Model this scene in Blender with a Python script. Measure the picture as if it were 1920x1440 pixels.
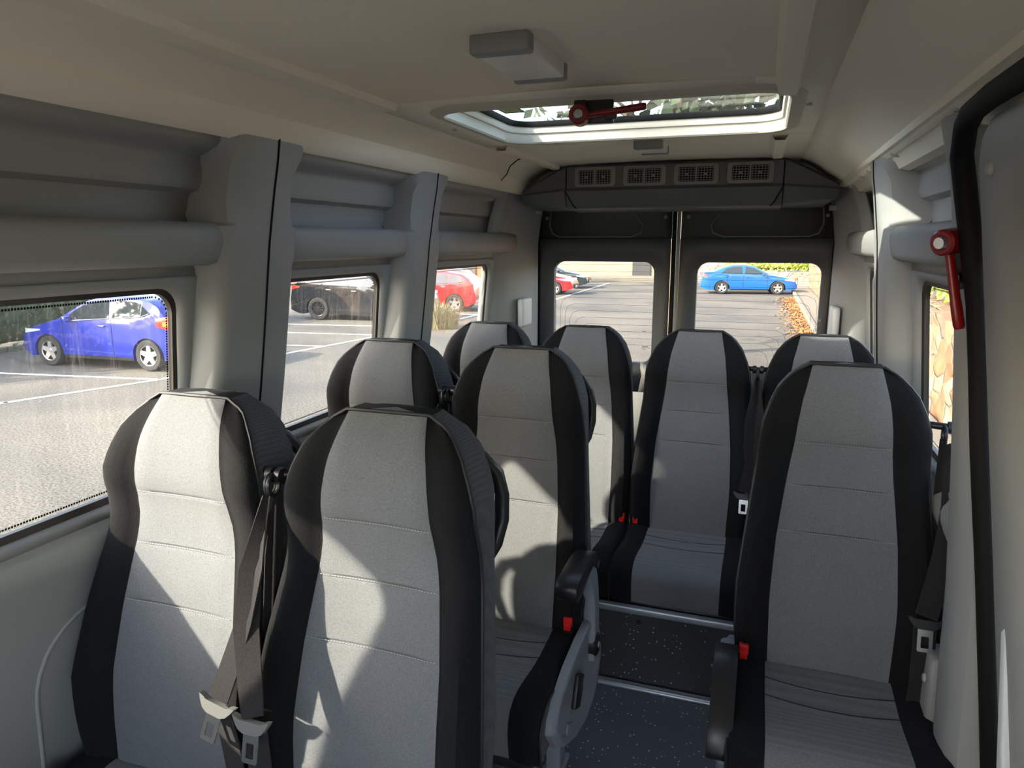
import bpy, bmesh, math, random
from mathutils import Vector, Matrix
R = math.radians
for o in list(bpy.data.objects): bpy.data.objects.remove(o, do_unlink=True)
SC = bpy.context.scene
COL = SC.collection

# ------------------------------------------------------------------ camera
# van interior frame: X across (right), Y towards the rear doors, Z up.
# All levels are written relative to eye level and lifted by EYE at the end, so the van floor is z = 0.
EYE = 1.53
FLOOR = -1.53
GROUND = -2.5
F_PX = 1331.0
cam = bpy.data.cameras.new('camera')
cam.sensor_fit = 'HORIZONTAL'; cam.sensor_width = 36.0
cam.lens = F_PX / 1920 * 36.0
cam.clip_start = 0.02; cam.clip_end = 500
camo = bpy.data.objects.new('camera', cam); COL.objects.link(camo)
camo.location = (0, 0, 0)
camo.rotation_euler = (R(90) - math.atan(265 / F_PX), 0, R(19.3))
SC.camera = camo

# ------------------------------------------------------------------ light
world = bpy.data.worlds.new('world'); SC.world = world; world.use_nodes = True
wn = world.node_tree; wn.nodes.clear()
sky = wn.nodes.new('ShaderNodeTexSky'); sky.sky_type = 'NISHITA'; sky.sun_disc = False
sky.sun_elevation = R(28); sky.sun_rotation = R(225); sky.air_density = 1.0; sky.dust_density = 2.0
bg = wn.nodes.new('ShaderNodeBackground'); bg.inputs[1].default_value = 0.95
hs = wn.nodes.new('ShaderNodeHueSaturation'); hs.inputs['Saturation'].default_value = 0.78
wo = wn.nodes.new('ShaderNodeOutputWorld')
wn.links.new(sky.outputs[0], hs.inputs['Color']); wn.links.new(hs.outputs[0], bg.inputs[0]); wn.links.new(bg.outputs[0], wo.inputs[0])
sl = bpy.data.lights.new('sun', 'SUN'); sl.energy = 12.5; sl.angle = R(0.9); sl.color = (1.0, 0.91, 0.75)
so = bpy.data.objects.new('sun', sl); COL.objects.link(so)
so.rotation_euler = Vector((1.0, 0.88, -0.76)).to_track_quat('-Z', 'Y').to_euler()
SC.view_settings.view_transform = 'Standard'; SC.view_settings.look = 'None'
SC.view_settings.exposure = 1.0; SC.view_settings.gamma = 1.0; SC.view_settings.use_curve_mapping = False
try:
    SC.cycles.max_bounces = 10; SC.cycles.diffuse_bounces = 6; SC.cycles.transparent_max_bounces = 12
    SC.cycles.use_denoising = True; SC.cycles.sample_clamp_indirect = 6
except Exception: pass

# ------------------------------------------------------------------ materials
def rgb(h):
    c = [int(h[i:i + 2], 16) / 255 for i in (0, 2, 4)]
    return tuple(((x + .055) / 1.055) ** 2.4 if x > .04045 else x / 12.92 for x in c)
def new_mat(name):
    m = bpy.data.materials.new(name); m.use_nodes = True
    nt = m.node_tree
    return m, nt, nt.nodes['Principled BSDF']
def N(nt, t, **kw):
    n = nt.nodes.new(t)
    for k, v in kw.items():
        if hasattr(n, k): setattr(n, k, v)
        else: n.inputs[k.replace('_', ' ')].default_value = v
    return n
def mat(name, col, rough=.6, metal=0, noise=0, scale=40, bump=0, bscale=200, coat=0, spec=None):
    """plain material with gentle noise in colour and bump"""
    m, nt, b = new_mat(name)
    b.inputs['Roughness'].default_value = rough; b.inputs['Metallic'].default_value = metal
    if coat: b.inputs['Coat Weight'].default_value = coat; b.inputs['Coat Roughness'].default_value = .03
    if spec is not None: b.inputs['Specular IOR Level'].default_value = spec
    tc = N(nt, 'ShaderNodeTexCoord')
    nz = N(nt, 'ShaderNodeTexNoise', Scale=scale, Detail=4.0)
    nt.links.new(tc.outputs['Object'], nz.inputs['Vector'])
    rp = N(nt, 'ShaderNodeMix', data_type='RGBA')
    rp.inputs['A'].default_value = (*[c * (1 - noise) for c in col], 1)
    rp.inputs['B'].default_value = (*[min(1, c * (1 + noise)) for c in col], 1)
    nt.links.new(nz.outputs['Fac'], rp.inputs['Factor']); nt.links.new(rp.outputs['Result'], b.inputs['Base Color'])
    if bump:
        n2 = N(nt, 'ShaderNodeTexNoise', Scale=bscale, Detail=3.0)
        nt.links.new(tc.outputs['Object'], n2.inputs['Vector'])
        bp = N(nt, 'ShaderNodeBump', Strength=bump, Distance=.002)
        nt.links.new(n2.outputs['Fac'], bp.inputs['Height']); nt.links.new(bp.outputs[0], b.inputs['Normal'])
    return m
def fabric(name, col, col2, wscale=900, bump=.35, sheen=.10, spec=.2):
    """woven cloth: fine weave from two wave textures and soft mottling"""
    m, nt, b = new_mat(name)
    b.inputs['Roughness'].default_value = .92; b.inputs['Specular IOR Level'].default_value = spec
    b.inputs['Sheen Weight'].default_value = sheen
    tc = N(nt, 'ShaderNodeTexCoord')
    w1 = N(nt, 'ShaderNodeTexWave', wave_type='BANDS', bands_direction='X', Scale=wscale / 6.28, Distortion=1.0)
    w2 = N(nt, 'ShaderNodeTexWave', wave_type='BANDS', bands_direction='Z', Scale=wscale / 6.28, Distortion=1.5)
    nz = N(nt, 'ShaderNodeTexNoise', Scale=350.0, Detail=3.0)
    big = N(nt, 'ShaderNodeTexNoise', Scale=9.0, Detail=3.0)
    for t in (w1, w2, nz, big): nt.links.new(tc.outputs['Object'], t.inputs['Vector'])
    a = N(nt, 'ShaderNodeMath', operation='ADD'); nt.links.new(w1.outputs['Fac'], a.inputs[0]); nt.links.new(w2.outputs['Fac'], a.inputs[1])
    a2 = N(nt, 'ShaderNodeMath', operation='MULTIPLY_ADD'); nt.links.new(a.outputs[0], a2.inputs[0]); a2.inputs[1].default_value = .25
    nt.links.new(nz.outputs['Fac'], a2.inputs[2])
    mr = N(nt, 'ShaderNodeMapRange'); nt.links.new(a2.outputs[0], mr.inputs['Value'])
    mr.inputs['From Min'].default_value = .35; mr.inputs['From Max'].default_value = 1.1
    ad = N(nt, 'ShaderNodeMath', operation='MULTIPLY_ADD'); nt.links.new(big.outputs['Fac'], ad.inputs[0]); ad.inputs[1].default_value = .25
    nt.links.new(mr.outputs[0], ad.inputs[2])
    mx = N(nt, 'ShaderNodeMix', data_type='RGBA'); mx.inputs['A'].default_value = (*col, 1); mx.inputs['B'].default_value = (*col2, 1)
    nt.links.new(ad.outputs[0], mx.inputs['Factor']); nt.links.new(mx.outputs['Result'], b.inputs['Base Color'])
    bp = N(nt, 'ShaderNodeBump', Strength=bump, Distance=.001)
    nt.links.new(a2.outputs[0], bp.inputs['Height']); nt.links.new(bp.outputs[0], b.inputs['Normal'])
    return m
def glass(name, tint=(.8, .82, .82), dust=.0, dirty=1.0, frit=None):
    """thin pane: tinted see-through, a little mirror, streaky dust as diffuse"""
    m = bpy.data.materials.new(name); m.use_nodes = True; nt = m.node_tree; nt.nodes.clear()
    out = N(nt, 'ShaderNodeOutputMaterial')
    tr = N(nt, 'ShaderNodeBsdfTransparent'); tr.inputs[0].default_value = (*tint, 1)
    gl = N(nt, 'ShaderNodeBsdfGlossy', Roughness=.01); gl.inputs['Color'].default_value = (1, 1, 1, 1)
    lw = N(nt, 'ShaderNodeLayerWeight', Blend=.5)
    pw = N(nt, 'ShaderNodeMath', operation='POWER'); nt.links.new(lw.outputs['Facing'], pw.inputs[0]); pw.inputs[1].default_value = 4
    fr = N(nt, 'ShaderNodeMath', operation='MULTIPLY_ADD'); nt.links.new(pw.outputs[0], fr.inputs[0]); fr.inputs[1].default_value = .28; fr.inputs[2].default_value = .03
    m1 = N(nt, 'ShaderNodeMixShader'); nt.links.new(fr.outputs[0], m1.inputs[0]); nt.links.new(tr.outputs[0], m1.inputs[1]); nt.links.new(gl.outputs[0], m1.inputs[2])
    last = m1
    if dust > 0:
        tc = N(nt, 'ShaderNodeTexCoord')
        mp = N(nt, 'ShaderNodeMapping'); mp.inputs['Scale'].default_value = (90 * dirty, 90 * dirty, 2.2)
        nt.links.new(tc.outputs['Object'], mp.inputs['Vector'])
        st = N(nt, 'ShaderNodeTexNoise', Scale=1.0, Detail=6.0, Roughness=.7); nt.links.new(mp.outputs[0], st.inputs['Vector'])
        sp = N(nt, 'ShaderNodeTexNoise', Scale=110.0, Detail=2.0); nt.links.new(tc.outputs['Object'], sp.inputs['Vector'])
        r1 = N(nt, 'ShaderNodeMapRange'); nt.links.new(st.outputs['Fac'], r1.inputs['Value'])
        r1.inputs['From Min'].default_value = .54; r1.inputs['From Max'].default_value = .82; r1.inputs['To Max'].default_value = dust * 1.6
        r2 = N(nt, 'ShaderNodeMapRange'); nt.links.new(sp.outputs['Fac'], r2.inputs['Value'])
        r2.inputs['From Min'].default_value = .66; r2.inputs['From Max'].default_value = .74; r2.inputs['To Max'].default_value = dust * 1.3
        ad = N(nt, 'ShaderNodeMath', operation='ADD'); nt.links.new(r1.outputs[0], ad.inputs[0]); nt.links.new(r2.outputs[0], ad.inputs[1])
        a2 = N(nt, 'ShaderNodeMath', operation='ADD'); nt.links.new(ad.outputs[0], a2.inputs[0]); a2.inputs[1].default_value = dust * .18
        df = N(nt, 'ShaderNodeBsdfDiffuse'); df.inputs[0].default_value = (.75, .74, .70, 1)
        tl = N(nt, 'ShaderNodeBsdfTranslucent'); tl.inputs[0].default_value = (.75, .74, .70, 1)
        md = N(nt, 'ShaderNodeMixShader'); md.inputs[0].default_value = .5; nt.links.new(df.outputs[0], md.inputs[1]); nt.links.new(tl.outputs[0], md.inputs[2])
        m2 = N(nt, 'ShaderNodeMixShader'); nt.links.new(a2.outputs[0], m2.inputs[0]); nt.links.new(m1.outputs[0], m2.inputs[1]); nt.links.new(md.outputs[0], m2.inputs[2])
        last = m2
    nt.links.new(last.outputs[0], out.inputs['Surface'])
    return m
def speckled(name, base, lo, spec_col, density=.5):
    """vinyl floor with light and dark chips"""
    m, nt, b = new_mat(name); b.inputs['Roughness'].default_value = .55
    tc = N(nt, 'ShaderNodeTexCoord')
    nz = N(nt, 'ShaderNodeTexNoise', Scale=5.0, Detail=4.0); nt.links.new(tc.outputs['Object'], nz.inputs['Vector'])
    mx = N(nt, 'ShaderNodeMix', data_type='RGBA'); mx.inputs['A'].default_value = (*lo, 1); mx.inputs['B'].default_value = (*base, 1)
    nt.links.new(nz.outputs['Fac'], mx.inputs['Factor'])
    prev = mx.outputs['Result']
    for sc, th, rp, c in ((75.0, .16, .30, spec_col), (110.0, .13, .22, (.005, .005, .006))):
        v = N(nt, 'ShaderNodeTexVoronoi', Scale=sc); nt.links.new(tc.outputs['Object'], v.inputs['Vector'])
        l = N(nt, 'ShaderNodeMath', operation='LESS_THAN'); nt.links.new(v.outputs['Distance'], l.inputs[0]); l.inputs[1].default_value = th * 1.3
        sx = N(nt, 'ShaderNodeSeparateColor'); nt.links.new(v.outputs['Color'], sx.inputs[0])
        g = N(nt, 'ShaderNodeMath', operation='LESS_THAN'); nt.links.new(sx.outputs[0], g.inputs[0]); g.inputs[1].default_value = rp * density * 2
        mu = N(nt, 'ShaderNodeMath', operation='MULTIPLY'); nt.links.new(l.outputs[0], mu.inputs[0]); nt.links.new(g.outputs[0], mu.inputs[1])
        m2 = N(nt, 'ShaderNodeMix', data_type='RGBA'); nt.links.new(mu.outputs[0], m2.inputs['Factor'])
        nt.links.new(prev, m2.inputs['A']); m2.inputs['B'].default_value = (*c, 1); prev = m2.outputs['Result']
    nt.links.new(prev, b.inputs['Base Color'])
    return m
def asphalt():
    m, nt, b = new_mat('asphalt'); b.inputs['Roughness'].default_value = .9
    tc = N(nt, 'ShaderNodeTexCoord')
    n1 = N(nt, 'ShaderNodeTexNoise', Scale=34.0, Detail=7.0, Roughness=.85); n2 = N(nt, 'ShaderNodeTexNoise', Scale=.35, Detail=5.0)
    for n in (n1, n2): nt.links.new(tc.outputs['Object'], n.inputs['Vector'])
    r1 = N(nt, 'ShaderNodeValToRGB'); nt.links.new(n1.outputs['Fac'], r1.inputs[0])
    r1.color_ramp.elements[0].position = .43; r1.color_ramp.elements[0].color = (.035, .034, .032, 1)
    r1.color_ramp.elements[1].position = .60; r1.color_ramp.elements[1].color = (.24, .212, .168, 1)
    r2 = N(nt, 'ShaderNodeValToRGB'); nt.links.new(n2.outputs['Fac'], r2.inputs[0])
    r2.color_ramp.elements[0].position = .35; r2.color_ramp.elements[0].color = (.62, .62, .62, 1)
    r2.color_ramp.elements[1].position = .65; r2.color_ramp.elements[1].color = (1.1, 1.07, 1.0, 1)
    mx = N(nt, 'ShaderNodeMix', data_type='RGBA', blend_type='MULTIPLY'); mx.inputs['Factor'].default_value = 1
    nt.links.new(r1.outputs[0], mx.inputs['A']); nt.links.new(r2.outputs[0], mx.inputs['B']); nt.links.new(mx.outputs['Result'], b.inputs['Base Color'])
    return m
def stones(name, cols, mortar, scale=3.0):
    m, nt, b = new_mat(name); b.inputs['Roughness'].default_value = .9
    tc = N(nt, 'ShaderNodeTexCoord')
    nz = N(nt, 'ShaderNodeTexNoise', Scale=4.0, Detail=3.0); nt.links.new(tc.outputs['Object'], nz.inputs['Vector'])
    mixv = N(nt, 'ShaderNodeMix', data_type='RGBA'); mixv.inputs['Factor'].default_value = .06
    nt.links.new(tc.outputs['Object'], mixv.inputs['A']); nt.links.new(nz.outputs['Color'], mixv.inputs['B'])
    v = N(nt, 'ShaderNodeTexVoronoi', Scale=scale); v2 = N(nt, 'ShaderNodeTexVoronoi', Scale=scale, feature='DISTANCE_TO_EDGE')
    nt.links.new(mixv.outputs['Result'], v.inputs['Vector']); nt.links.new(mixv.outputs['Result'], v2.inputs['Vector'])
    sx = N(nt, 'ShaderNodeSeparateColor'); nt.links.new(v.outputs['Color'], sx.inputs[0])
    rp = N(nt, 'ShaderNodeValToRGB'); nt.links.new(sx.outputs[0], rp.inputs[0])
    while len(rp.color_ramp.elements) < len(cols): rp.color_ramp.elements.new(.5)
    for i, c in enumerate(cols): rp.color_ramp.elements[i].position = i / (len(cols) - 1); rp.color_ramp.elements[i].color = (*c, 1)
    mr = N(nt, 'ShaderNodeMapRange'); nt.links.new(v2.outputs['Distance'], mr.inputs['Value']); mr.inputs['From Max'].default_value = .07
    mx = N(nt, 'ShaderNodeMix', data_type='RGBA'); nt.links.new(mr.outputs[0], mx.inputs['Factor'])
    mx.inputs['A'].default_value = (*mortar, 1)
    n3 = N(nt, 'ShaderNodeTexNoise', Scale=14.0, Detail=5.0); nt.links.new(tc.outputs['Object'], n3.inputs['Vector'])
    m3 = N(nt, 'ShaderNodeMix', data_type='RGBA', blend_type='MULTIPLY'); m3.inputs['Factor'].default_value = .7
    nt.links.new(rp.outputs[0], m3.inputs['A']); nt.links.new(n3.outputs['Fac'], m3.inputs['B'])
    m4 = N(nt, 'ShaderNodeMix', data_type='RGBA', blend_type='MULTIPLY'); m4.inputs['Factor'].default_value = 1; m4.inputs['B'].default_value = (.95, .95, .95, 1)
    nt.links.new(m3.outputs['Result'], m4.inputs['A']); nt.links.new(m4.outputs['Result'], mx.inputs['B'])
    nt.links.new(mx.outputs['Result'], b.inputs['Base Color'])
    bp = N(nt, 'ShaderNodeBump', Strength=.8, Distance=.05); nt.links.new(mr.outputs[0], bp.inputs['Height']); nt.links.new(bp.outputs[0], b.inputs['Normal'])
    return m

M = {
 'seat_grey': fabric('grey_seat_cloth', (.098, .103, .108), (.198, .205, .210)),
 'seat_black': fabric('black_seat_cloth', (.004, .0042, .005), (.016, .016, .017), bump=.5, sheen=.02, spec=.1),
 'seat_side': fabric('dark_grey_mesh_cloth', (.035, .038, .044), (.10, .105, .115), wscale=500, bump=.6, sheen=.05),
 'piping': mat('black_piping', (.012, .012, .014), .5),
 'thread': mat('grey_thread', (.42, .43, .44), .8),
 'black': mat('black_plastic', (.012, .012, .013), .38, noise=.1),
 'belt': fabric('black_webbing', (.007, .0065, .007), (.030, .026, .027), wscale=1400, bump=.6),
 'tongue_grey': mat('grey_belt_plastic', (.17, .17, .16), .45),
 'steel': mat('brushed_steel', (.62, .62, .62), .25, metal=1),
 'red': mat('red_plastic', (.75, .012, .012), .4),
 'hammer_red': mat('hammer_red_plastic', (.22, .006, .010), .35),
 'armgrey': mat('grey_armrest_plastic', (.26, .28, .31), .5, bump=.1),
 'wallgrey': mat('light_grey_wall_plastic', (.295, .297, .283), .55, noise=.03, scale=3, bump=.12, bscale=450),
 'ceiling': mat('beige_headliner_cloth', (.86, .785, .655), .9, noise=.03, scale=6, bump=.3, bscale=500),
 'doorgrey': mat('charcoal_door_trim', (.075, .075, .072), .6, noise=.06, bump=.1),
 'console': mat('charcoal_console_plastic', (.12, .121, .115), .5, noise=.05, bump=.15, bscale=500),
 'ventgrey': mat('grey_vent_plastic', (.24, .23, .21), .5),
 'lamp_grey': mat('grey_lamp_housing', (.24, .245, .235), .5),
 'lamp_white': mat('white_lamp_cover', (.72, .70, .66), .4),
 'rubber': mat('black_rubber', (.006, .006, .006), .7, spec=.2),
 'brownrubber': mat('dark_brown_window_seal', (.030, .024, .020), .45),
 'hatch_cream': mat('cream_hatch_moulding', (.54, .50, .40), .6, noise=.05, bump=.2),
 'white': mat('white_plastic', (.70, .71, .70), .45),
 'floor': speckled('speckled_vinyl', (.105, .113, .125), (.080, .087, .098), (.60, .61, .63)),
 'floor_shaded': speckled('speckled_vinyl_shaded', (.050, .053, .060), (.040, .043, .048), (.45, .46, .47), .40),  # floor vinyl again, darkened in colour for the shade on the upright riser
 'alu': mat('aluminium_strip', (.60, .62, .63), .35, metal=.8),
 'screw': mat('screw_button', (.40, .40, .37), .3),
 'paint_line': mat('white_road_paint', (.72, .72, .70), .8, noise=.15, scale=12),
 'yellow_line': mat('yellow_road_paint', (.60, .42, .05), .8, noise=.15, scale=12),
 'asphalt': asphalt(),
 'concrete': mat('pale_concrete', (.19, .17, .135), .9, noise=.2, scale=3, bump=.3, bscale=30),
 'building': mat('cream_render', (.27, .24, .165), .9, noise=.12, scale=1.2),
 'building_dark': mat('dark_doorway', (.05, .05, .05), .8),
 'building_grey': mat('grey_building_panel', (.36, .38, .38), .8, noise=.1, scale=2),
 'brick': mat('orange_brick', (.30, .12, .05), .9, noise=.2, scale=10),
 'stone': stones('orange_stone', [(.30, .12, .05), (.55, .30, .14), (.42, .22, .15), (.62, .44, .26), (.36, .16, .09)], (.26, .21, .15), 2.6),
 'stone_small': stones('pale_stone', [(.50, .30, .20), (.62, .52, .36), (.50, .40, .32), (.60, .34, .22)], (.33, .27, .19), 1.8),
 'leaf_dark': mat('dark_hedge_leaf', (.035, .055, .022), .7, noise=.5, scale=3),
 'leaf_olive': mat('olive_grass_leaf', (.22, .20, .10), .8, noise=.4, scale=5),
 'leaf_bright': mat('bright_hedge_leaf', (.30, .36, .05), .7, noise=.45, scale=2),
 'litter': mat('dry_leaf_litter', (.34, .16, .06), .9, noise=.5, scale=4),
 'tyre': mat('tyre_rubber', (.018, .018, .018), .8),
 'alloy': mat('silver_alloy', (.62, .62, .62), .3, metal=.85),
 'darkalloy': mat('dark_alloy', (.05, .05, .05), .3, metal=.8),
 'carglass': mat('car_glass', (.02, .026, .03), .04, coat=1),
 'cardark': mat('car_trim_black', (.01, .01, .01), .4),
 'chrome': mat('chrome', (.7, .7, .7), .12, metal=1),
 'head': mat('headlamp_glass', (.45, .48, .5), .1, coat=1),
 'tail': mat('tail_lamp_red', (.6, .02, .01), .15, coat=1),
 'amber': mat('tail_lamp_amber', (.8, .22, .02), .15, coat=1),
 'p_blue': mat('royal_blue_car_paint', (.0015, .014, .27), .25, coat=1),
 'p_sky': mat('bright_blue_car_paint', (.003, .095, .36), .25, coat=1),
 'p_black': mat('black_car_paint', (.008, .009, .012), .2, coat=1),
 'p_red': mat('red_car_paint', (.34, .005, .012), .25, coat=1),
 'p_slate': mat('dark_slate_car_paint', (.02, .03, .035), .25, coat=1),
 'p_silver': mat('silver_blue_car_paint', (.13, .17, .22), .3, metal=.5, coat=1),
 'bark': mat('bark', (.12, .09, .06), .9, noise=.3),
 'sticker': mat('green_sticker', (.10, .32, .08), .5),
 'sticker_text': mat('yellow_green_print', (.62, .68, .30), .5),
 'heat': mat('defroster_line', (.10, .06, .035), .6),
 'plate': mat('number_plate', (.7, .7, .65), .5),
 'glass_side': glass('dusty_side_glass', (.72, .725, .72), .04),
 'glass_rear': glass('rear_glass', (.48, .475, .46), .015),
 'glass_hatch': glass('scratched_roof_glass', (.42, .46, .48), .035, dirty=1.0),
}

# ------------------------------------------------------------------ helpers
def tag(o, label=None, cat=None, group=None, kind=None):
    if label: o['label'] = label
    if cat: o['category'] = cat
    if group: o['group'] = group
    if kind: o['kind'] = kind
    return o
def empty(name, loc, label, cat, group=None, rz=0):
    o = bpy.data.objects.new(name, None); o.empty_display_size = .1; COL.objects.link(o)
    o.location = loc; o.rotation_euler = (0, 0, rz)
    return tag(o, label, cat, group)
def link(name, me, parent=None, mats=(), smooth=True):
    for m in mats: me.materials.append(m)
    if smooth:
        for p in me.polygons: p.use_smooth = True
    o = bpy.data.objects.new(name, me); COL.objects.link(o)
    if parent: o.parent = parent
    return o
class MB:
    """collects shapes into one mesh"""
    def __init__(s): s.v = []; s.f = []; s.mi = []
    def add(s, vs, fs, mi=0):
        n = len(s.v); s.v += [tuple(v) for v in vs]; s.f += [tuple(i + n for i in f) for f in fs]
        s.mi += [mi] * len(fs) if isinstance(mi, int) else list(mi)
        return s
    def box(s, c, d, mi=0, rot=None, ch=0.0):
        x, y, z = [k / 2 for k in d]
        if ch <= 0:
            vs = [Vector((i * x, j * y, k * z)) for i in (-1, 1) for j in (-1, 1) for k in (-1, 1)]
            fs = [(0, 1, 3, 2), (4, 6, 7, 5), (0, 4, 5, 1), (2, 3, 7, 6), (0, 2, 6, 4), (1, 5, 7, 3)]
        else:   # box with chamfered edges
            bm = bmesh.new(); bmesh.ops.create_cube(bm, size=1)
            for v in bm.verts: v.co = Vector((v.co.x * 2 * x, v.co.y * 2 * y, v.co.z * 2 * z))
            bmesh.ops.bevel(bm, geom=bm.edges[:], offset=ch, segments=3, affect='EDGES', profile=.5)
            bm.verts.index_update(); vs = [v.co.copy() for v in bm.verts]; fs = [[v.index for v in f.verts] for f in bm.faces]; bm.free()
        if rot is not None: vs = [rot @ v for v in vs]
        s.add([v + Vector(c) for v in vs], fs, mi); return s
    def tube(s, pts, r, mi=0, n=8, closed=False, flat=1.0, up=None):
        pts = [Vector(p) for p in pts]; m = len(pts); rings = []
        rr = r if isinstance(r, (list, tuple)) else [r] * m
        prev = None
        for i, p in enumerate(pts):
            if closed: t = (pts[(i + 1) % m] - pts[i - 1])
            else: t = pts[min(i + 1, m - 1)] - pts[max(i - 1, 0)]
            t.normalize()
            if prev is None:
                a = Vector(up) if up else (Vector((0, 0, 1)) if abs(t.z) < .9 else Vector((1, 0, 0)))
            else: a = prev
            a = (a - t * a.dot(t)).normalized(); b = t.cross(a); prev = a
            rings.append([p + (a * math.cos(k * 2 * math.pi / n) + b * flat * math.sin(k * 2 * math.pi / n)) * rr[i] for k in range(n)])
        vs = [v for rg in rings for v in rg]; fs = []
        for i in range(m if closed else m - 1):
            j = (i + 1) % m
            for k in range(n): fs.append((i * n + k, i * n + (k + 1) % n, j * n + (k + 1) % n, j * n + k))
        if not closed: fs += [tuple(reversed(range(n))), tuple((m - 1) * n + k for k in range(n))]
        s.add(vs, fs, mi); return s
    def cyl(s, a, b, r, mi=0, n=20, r2=None):
        return s.tube([a, b], [r, r2 if r2 is not None else r], mi, n)
    def lathe(s, prof, c, axis, mi=0, n=28):
        """prof: (radius, along axis) pairs"""
        ax = Vector(axis).normalized(); a = ax.orthogonal().normalized(); b = ax.cross(a); c = Vector(c)
        vs = [c + ax * h + (a * math.cos(k * 2 * math.pi / n) + b * math.sin(k * 2 * math.pi / n)) * r for r, h in prof for k in range(n)]
        fs = [(i * n + k, i * n + (k + 1) % n, (i + 1) * n + (k + 1) % n, (i + 1) * n + k) for i in range(len(prof) - 1) for k in range(n)]
        s.add(vs, fs, mi); return s
    def prism(s, poly, fn, a, b, mi=0):
        """poly of 2-D points; fn(p, q, depth) -> 3-D; extruded from depth a to b"""
        n = len(poly); vs = [Vector(fn(p, q, a)) for p, q in poly] + [Vector(fn(p, q, b)) for p, q in poly]
        fs = [(i, (i + 1) % n, n + (i + 1) % n, n + i) for i in range(n)] + [tuple(range(n)), tuple(reversed(range(n, 2 * n)))]
        s.add(vs, fs, mi); return s
    def grid(s, rows, mi=0, closed=False):
        """rows: equally long lists of points"""
        n = len(rows[0]); vs = [p for r in rows for p in r]; fs = []
        for i in range(len(rows) - 1):
            for k in range(n if closed else n - 1): fs.append((i * n + k, i * n + (k + 1) % n, (i + 1) * n + (k + 1) % n, (i + 1) * n + k))
        s.add(vs, fs, mi); return s
    def ribbon(s, pts, w, wd, mi=0, th=.0016):
        """flat strap along pts, width direction wd (vector or list)"""
        pts = [Vector(p) for p in pts]; m = len(pts); rows = []
        for i, p in enumerate(pts):
            d = Vector(wd[i] if isinstance(wd, list) else wd).normalized()
            ww = w[i] if isinstance(w, (list, tuple)) else w
            t = (pts[min(i + 1, m - 1)] - pts[max(i - 1, 0)]).normalized(); d = (d - t * d.dot(t)).normalized(); nn = t.cross(d)
            rows.append([p + d * ww / 2 + nn * th, p + d * ww / 2 - nn * th, p - d * ww / 2 - nn * th, p - d * ww / 2 + nn * th])
        s.grid(rows, mi, closed=True); k = len(s.v) - 4 * m
        s.f += [(k, k + 1, k + 2, k + 3), tuple(k + 4 * (m - 1) + j for j in (3, 2, 1, 0))]; s.mi += [mi, mi]
        return s
    def build(s, name, mats, parent=None, smooth=True, fix=True):
        me = bpy.data.meshes.new(name); me.from_pydata([tuple(v) for v in s.v], [], s.f)
        for p, i in zip(me.polygons, s.mi): p.material_index = i
        if fix:
            bm = bmesh.new(); bm.from_mesh(me); bmesh.ops.recalc_face_normals(bm, faces=bm.faces[:]); bm.to_mesh(me); bm.free()
        if not isinstance(mats, (list, tuple)): mats = [mats]
        o = link(name, me, parent, [M[m] if isinstance(m, str) else m for m in mats], smooth)
        if smooth:
            try: me.set_sharp_from_angle(angle=R(42))
            except Exception: pass
        return o
def lerp(tab, x):
    if x <= tab[0][0]: return tab[0][1]
    for (a, p), (b, q) in zip(tab, tab[1:]):
        if x <= b: return p + (q - p) * (x - a) / (b - a)
    return tab[-1][1]
def smooth_tab(tab, x):
    """lerp with a soft (cosine-free) blend of neighbours"""
    return (lerp(tab, x - .02) + 2 * lerp(tab, x) + lerp(tab, x + .02)) / 4
def frange(a, b, n): return [a + (b - a) * i / (n - 1) for i in range(n)]
def rrect(x0, x1, z0, z1, r, n=6):
    """rounded rectangle, counter-clockwise from the lower right arc"""
    rs = r if isinstance(r, (list, tuple)) else (r,) * 4
    out = []
    for (cx, cz, a0, rr) in ((x1, z0, -90, rs[0]), (x1, z1, 0, rs[1]), (x0, z1, 90, rs[2]), (x0, z0, 180, rs[3])):
        ccx = cx - rr if cx == x1 else cx + rr; ccz = cz - rr if cz == z1 else cz + rr
        for i in range(n + 1):
            a = R(a0 + 90 * i / n); out.append((ccx + rr * math.cos(a), ccz + rr * math.sin(a)))
    return out

# ------------------------------------------------------------------ the van shell
XC = -.43                                     # centre line of the van
def hw(z):                                    # half width of the wall plane at height z
    return lerp([(-1.6, .93), (-.62, .88), (-.10, .832), (.24, .79)], z)
def side_pt(s, y, z, h): return (XC + s * h, y, z)
def outer_inner_ring(mb, outer, inner, mi=0):
    """fills between a rectangle (x0,x1,z0,z1) and a rounded hole with 4*(n+1) points given as 3-D function"""
    n = len(inner); 
    mb.grid([outer + outer[:1], inner + inner[:1]], mi)
def rect_match(inner2, x0, x1, z0, z1, n):
    """for every hole point one point on the rectangle border"""
    out = []
    cs = [(x1, z0), (x1, z1), (x0, z1), (x0, z0)]
    for k in range(4):
        cx, cz = cs[k]
        for i in range(n + 1):
            p = inner2[k * (n + 1) + i]
            if i == n // 2: out.append((cx, cz))
            else:
                first = i < n // 2
                if k == 0: out.append((p[0], z0) if first else (x1, p[1]))
                if k == 1: out.append((x1, p[1]) if first else (p[0], z1))
                if k == 2: out.append((p[0], z1) if first else (x0, p[1]))
                if k == 3: out.append((x0, p[1]) if first else (p[0], z0))
    return out
WZ0, WZ1 = -.562, -.098
UPPER = [(-.075, .832), (-.048, .832), (-.046, .80), (-.041, .784), (-.03, .777), (.0, .772), (.022, .772), (.034, .778), (.040, .792), (.040, .862), (.055, .874),
         (.100, .874), (.118, .866), (.128, .842), (.142, .836), (.19, .834), (.203, .826), (.212, .800), (.222, .778), (.232, .768), (.248, .764), (.262, .78), (.27, .85)]
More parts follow.
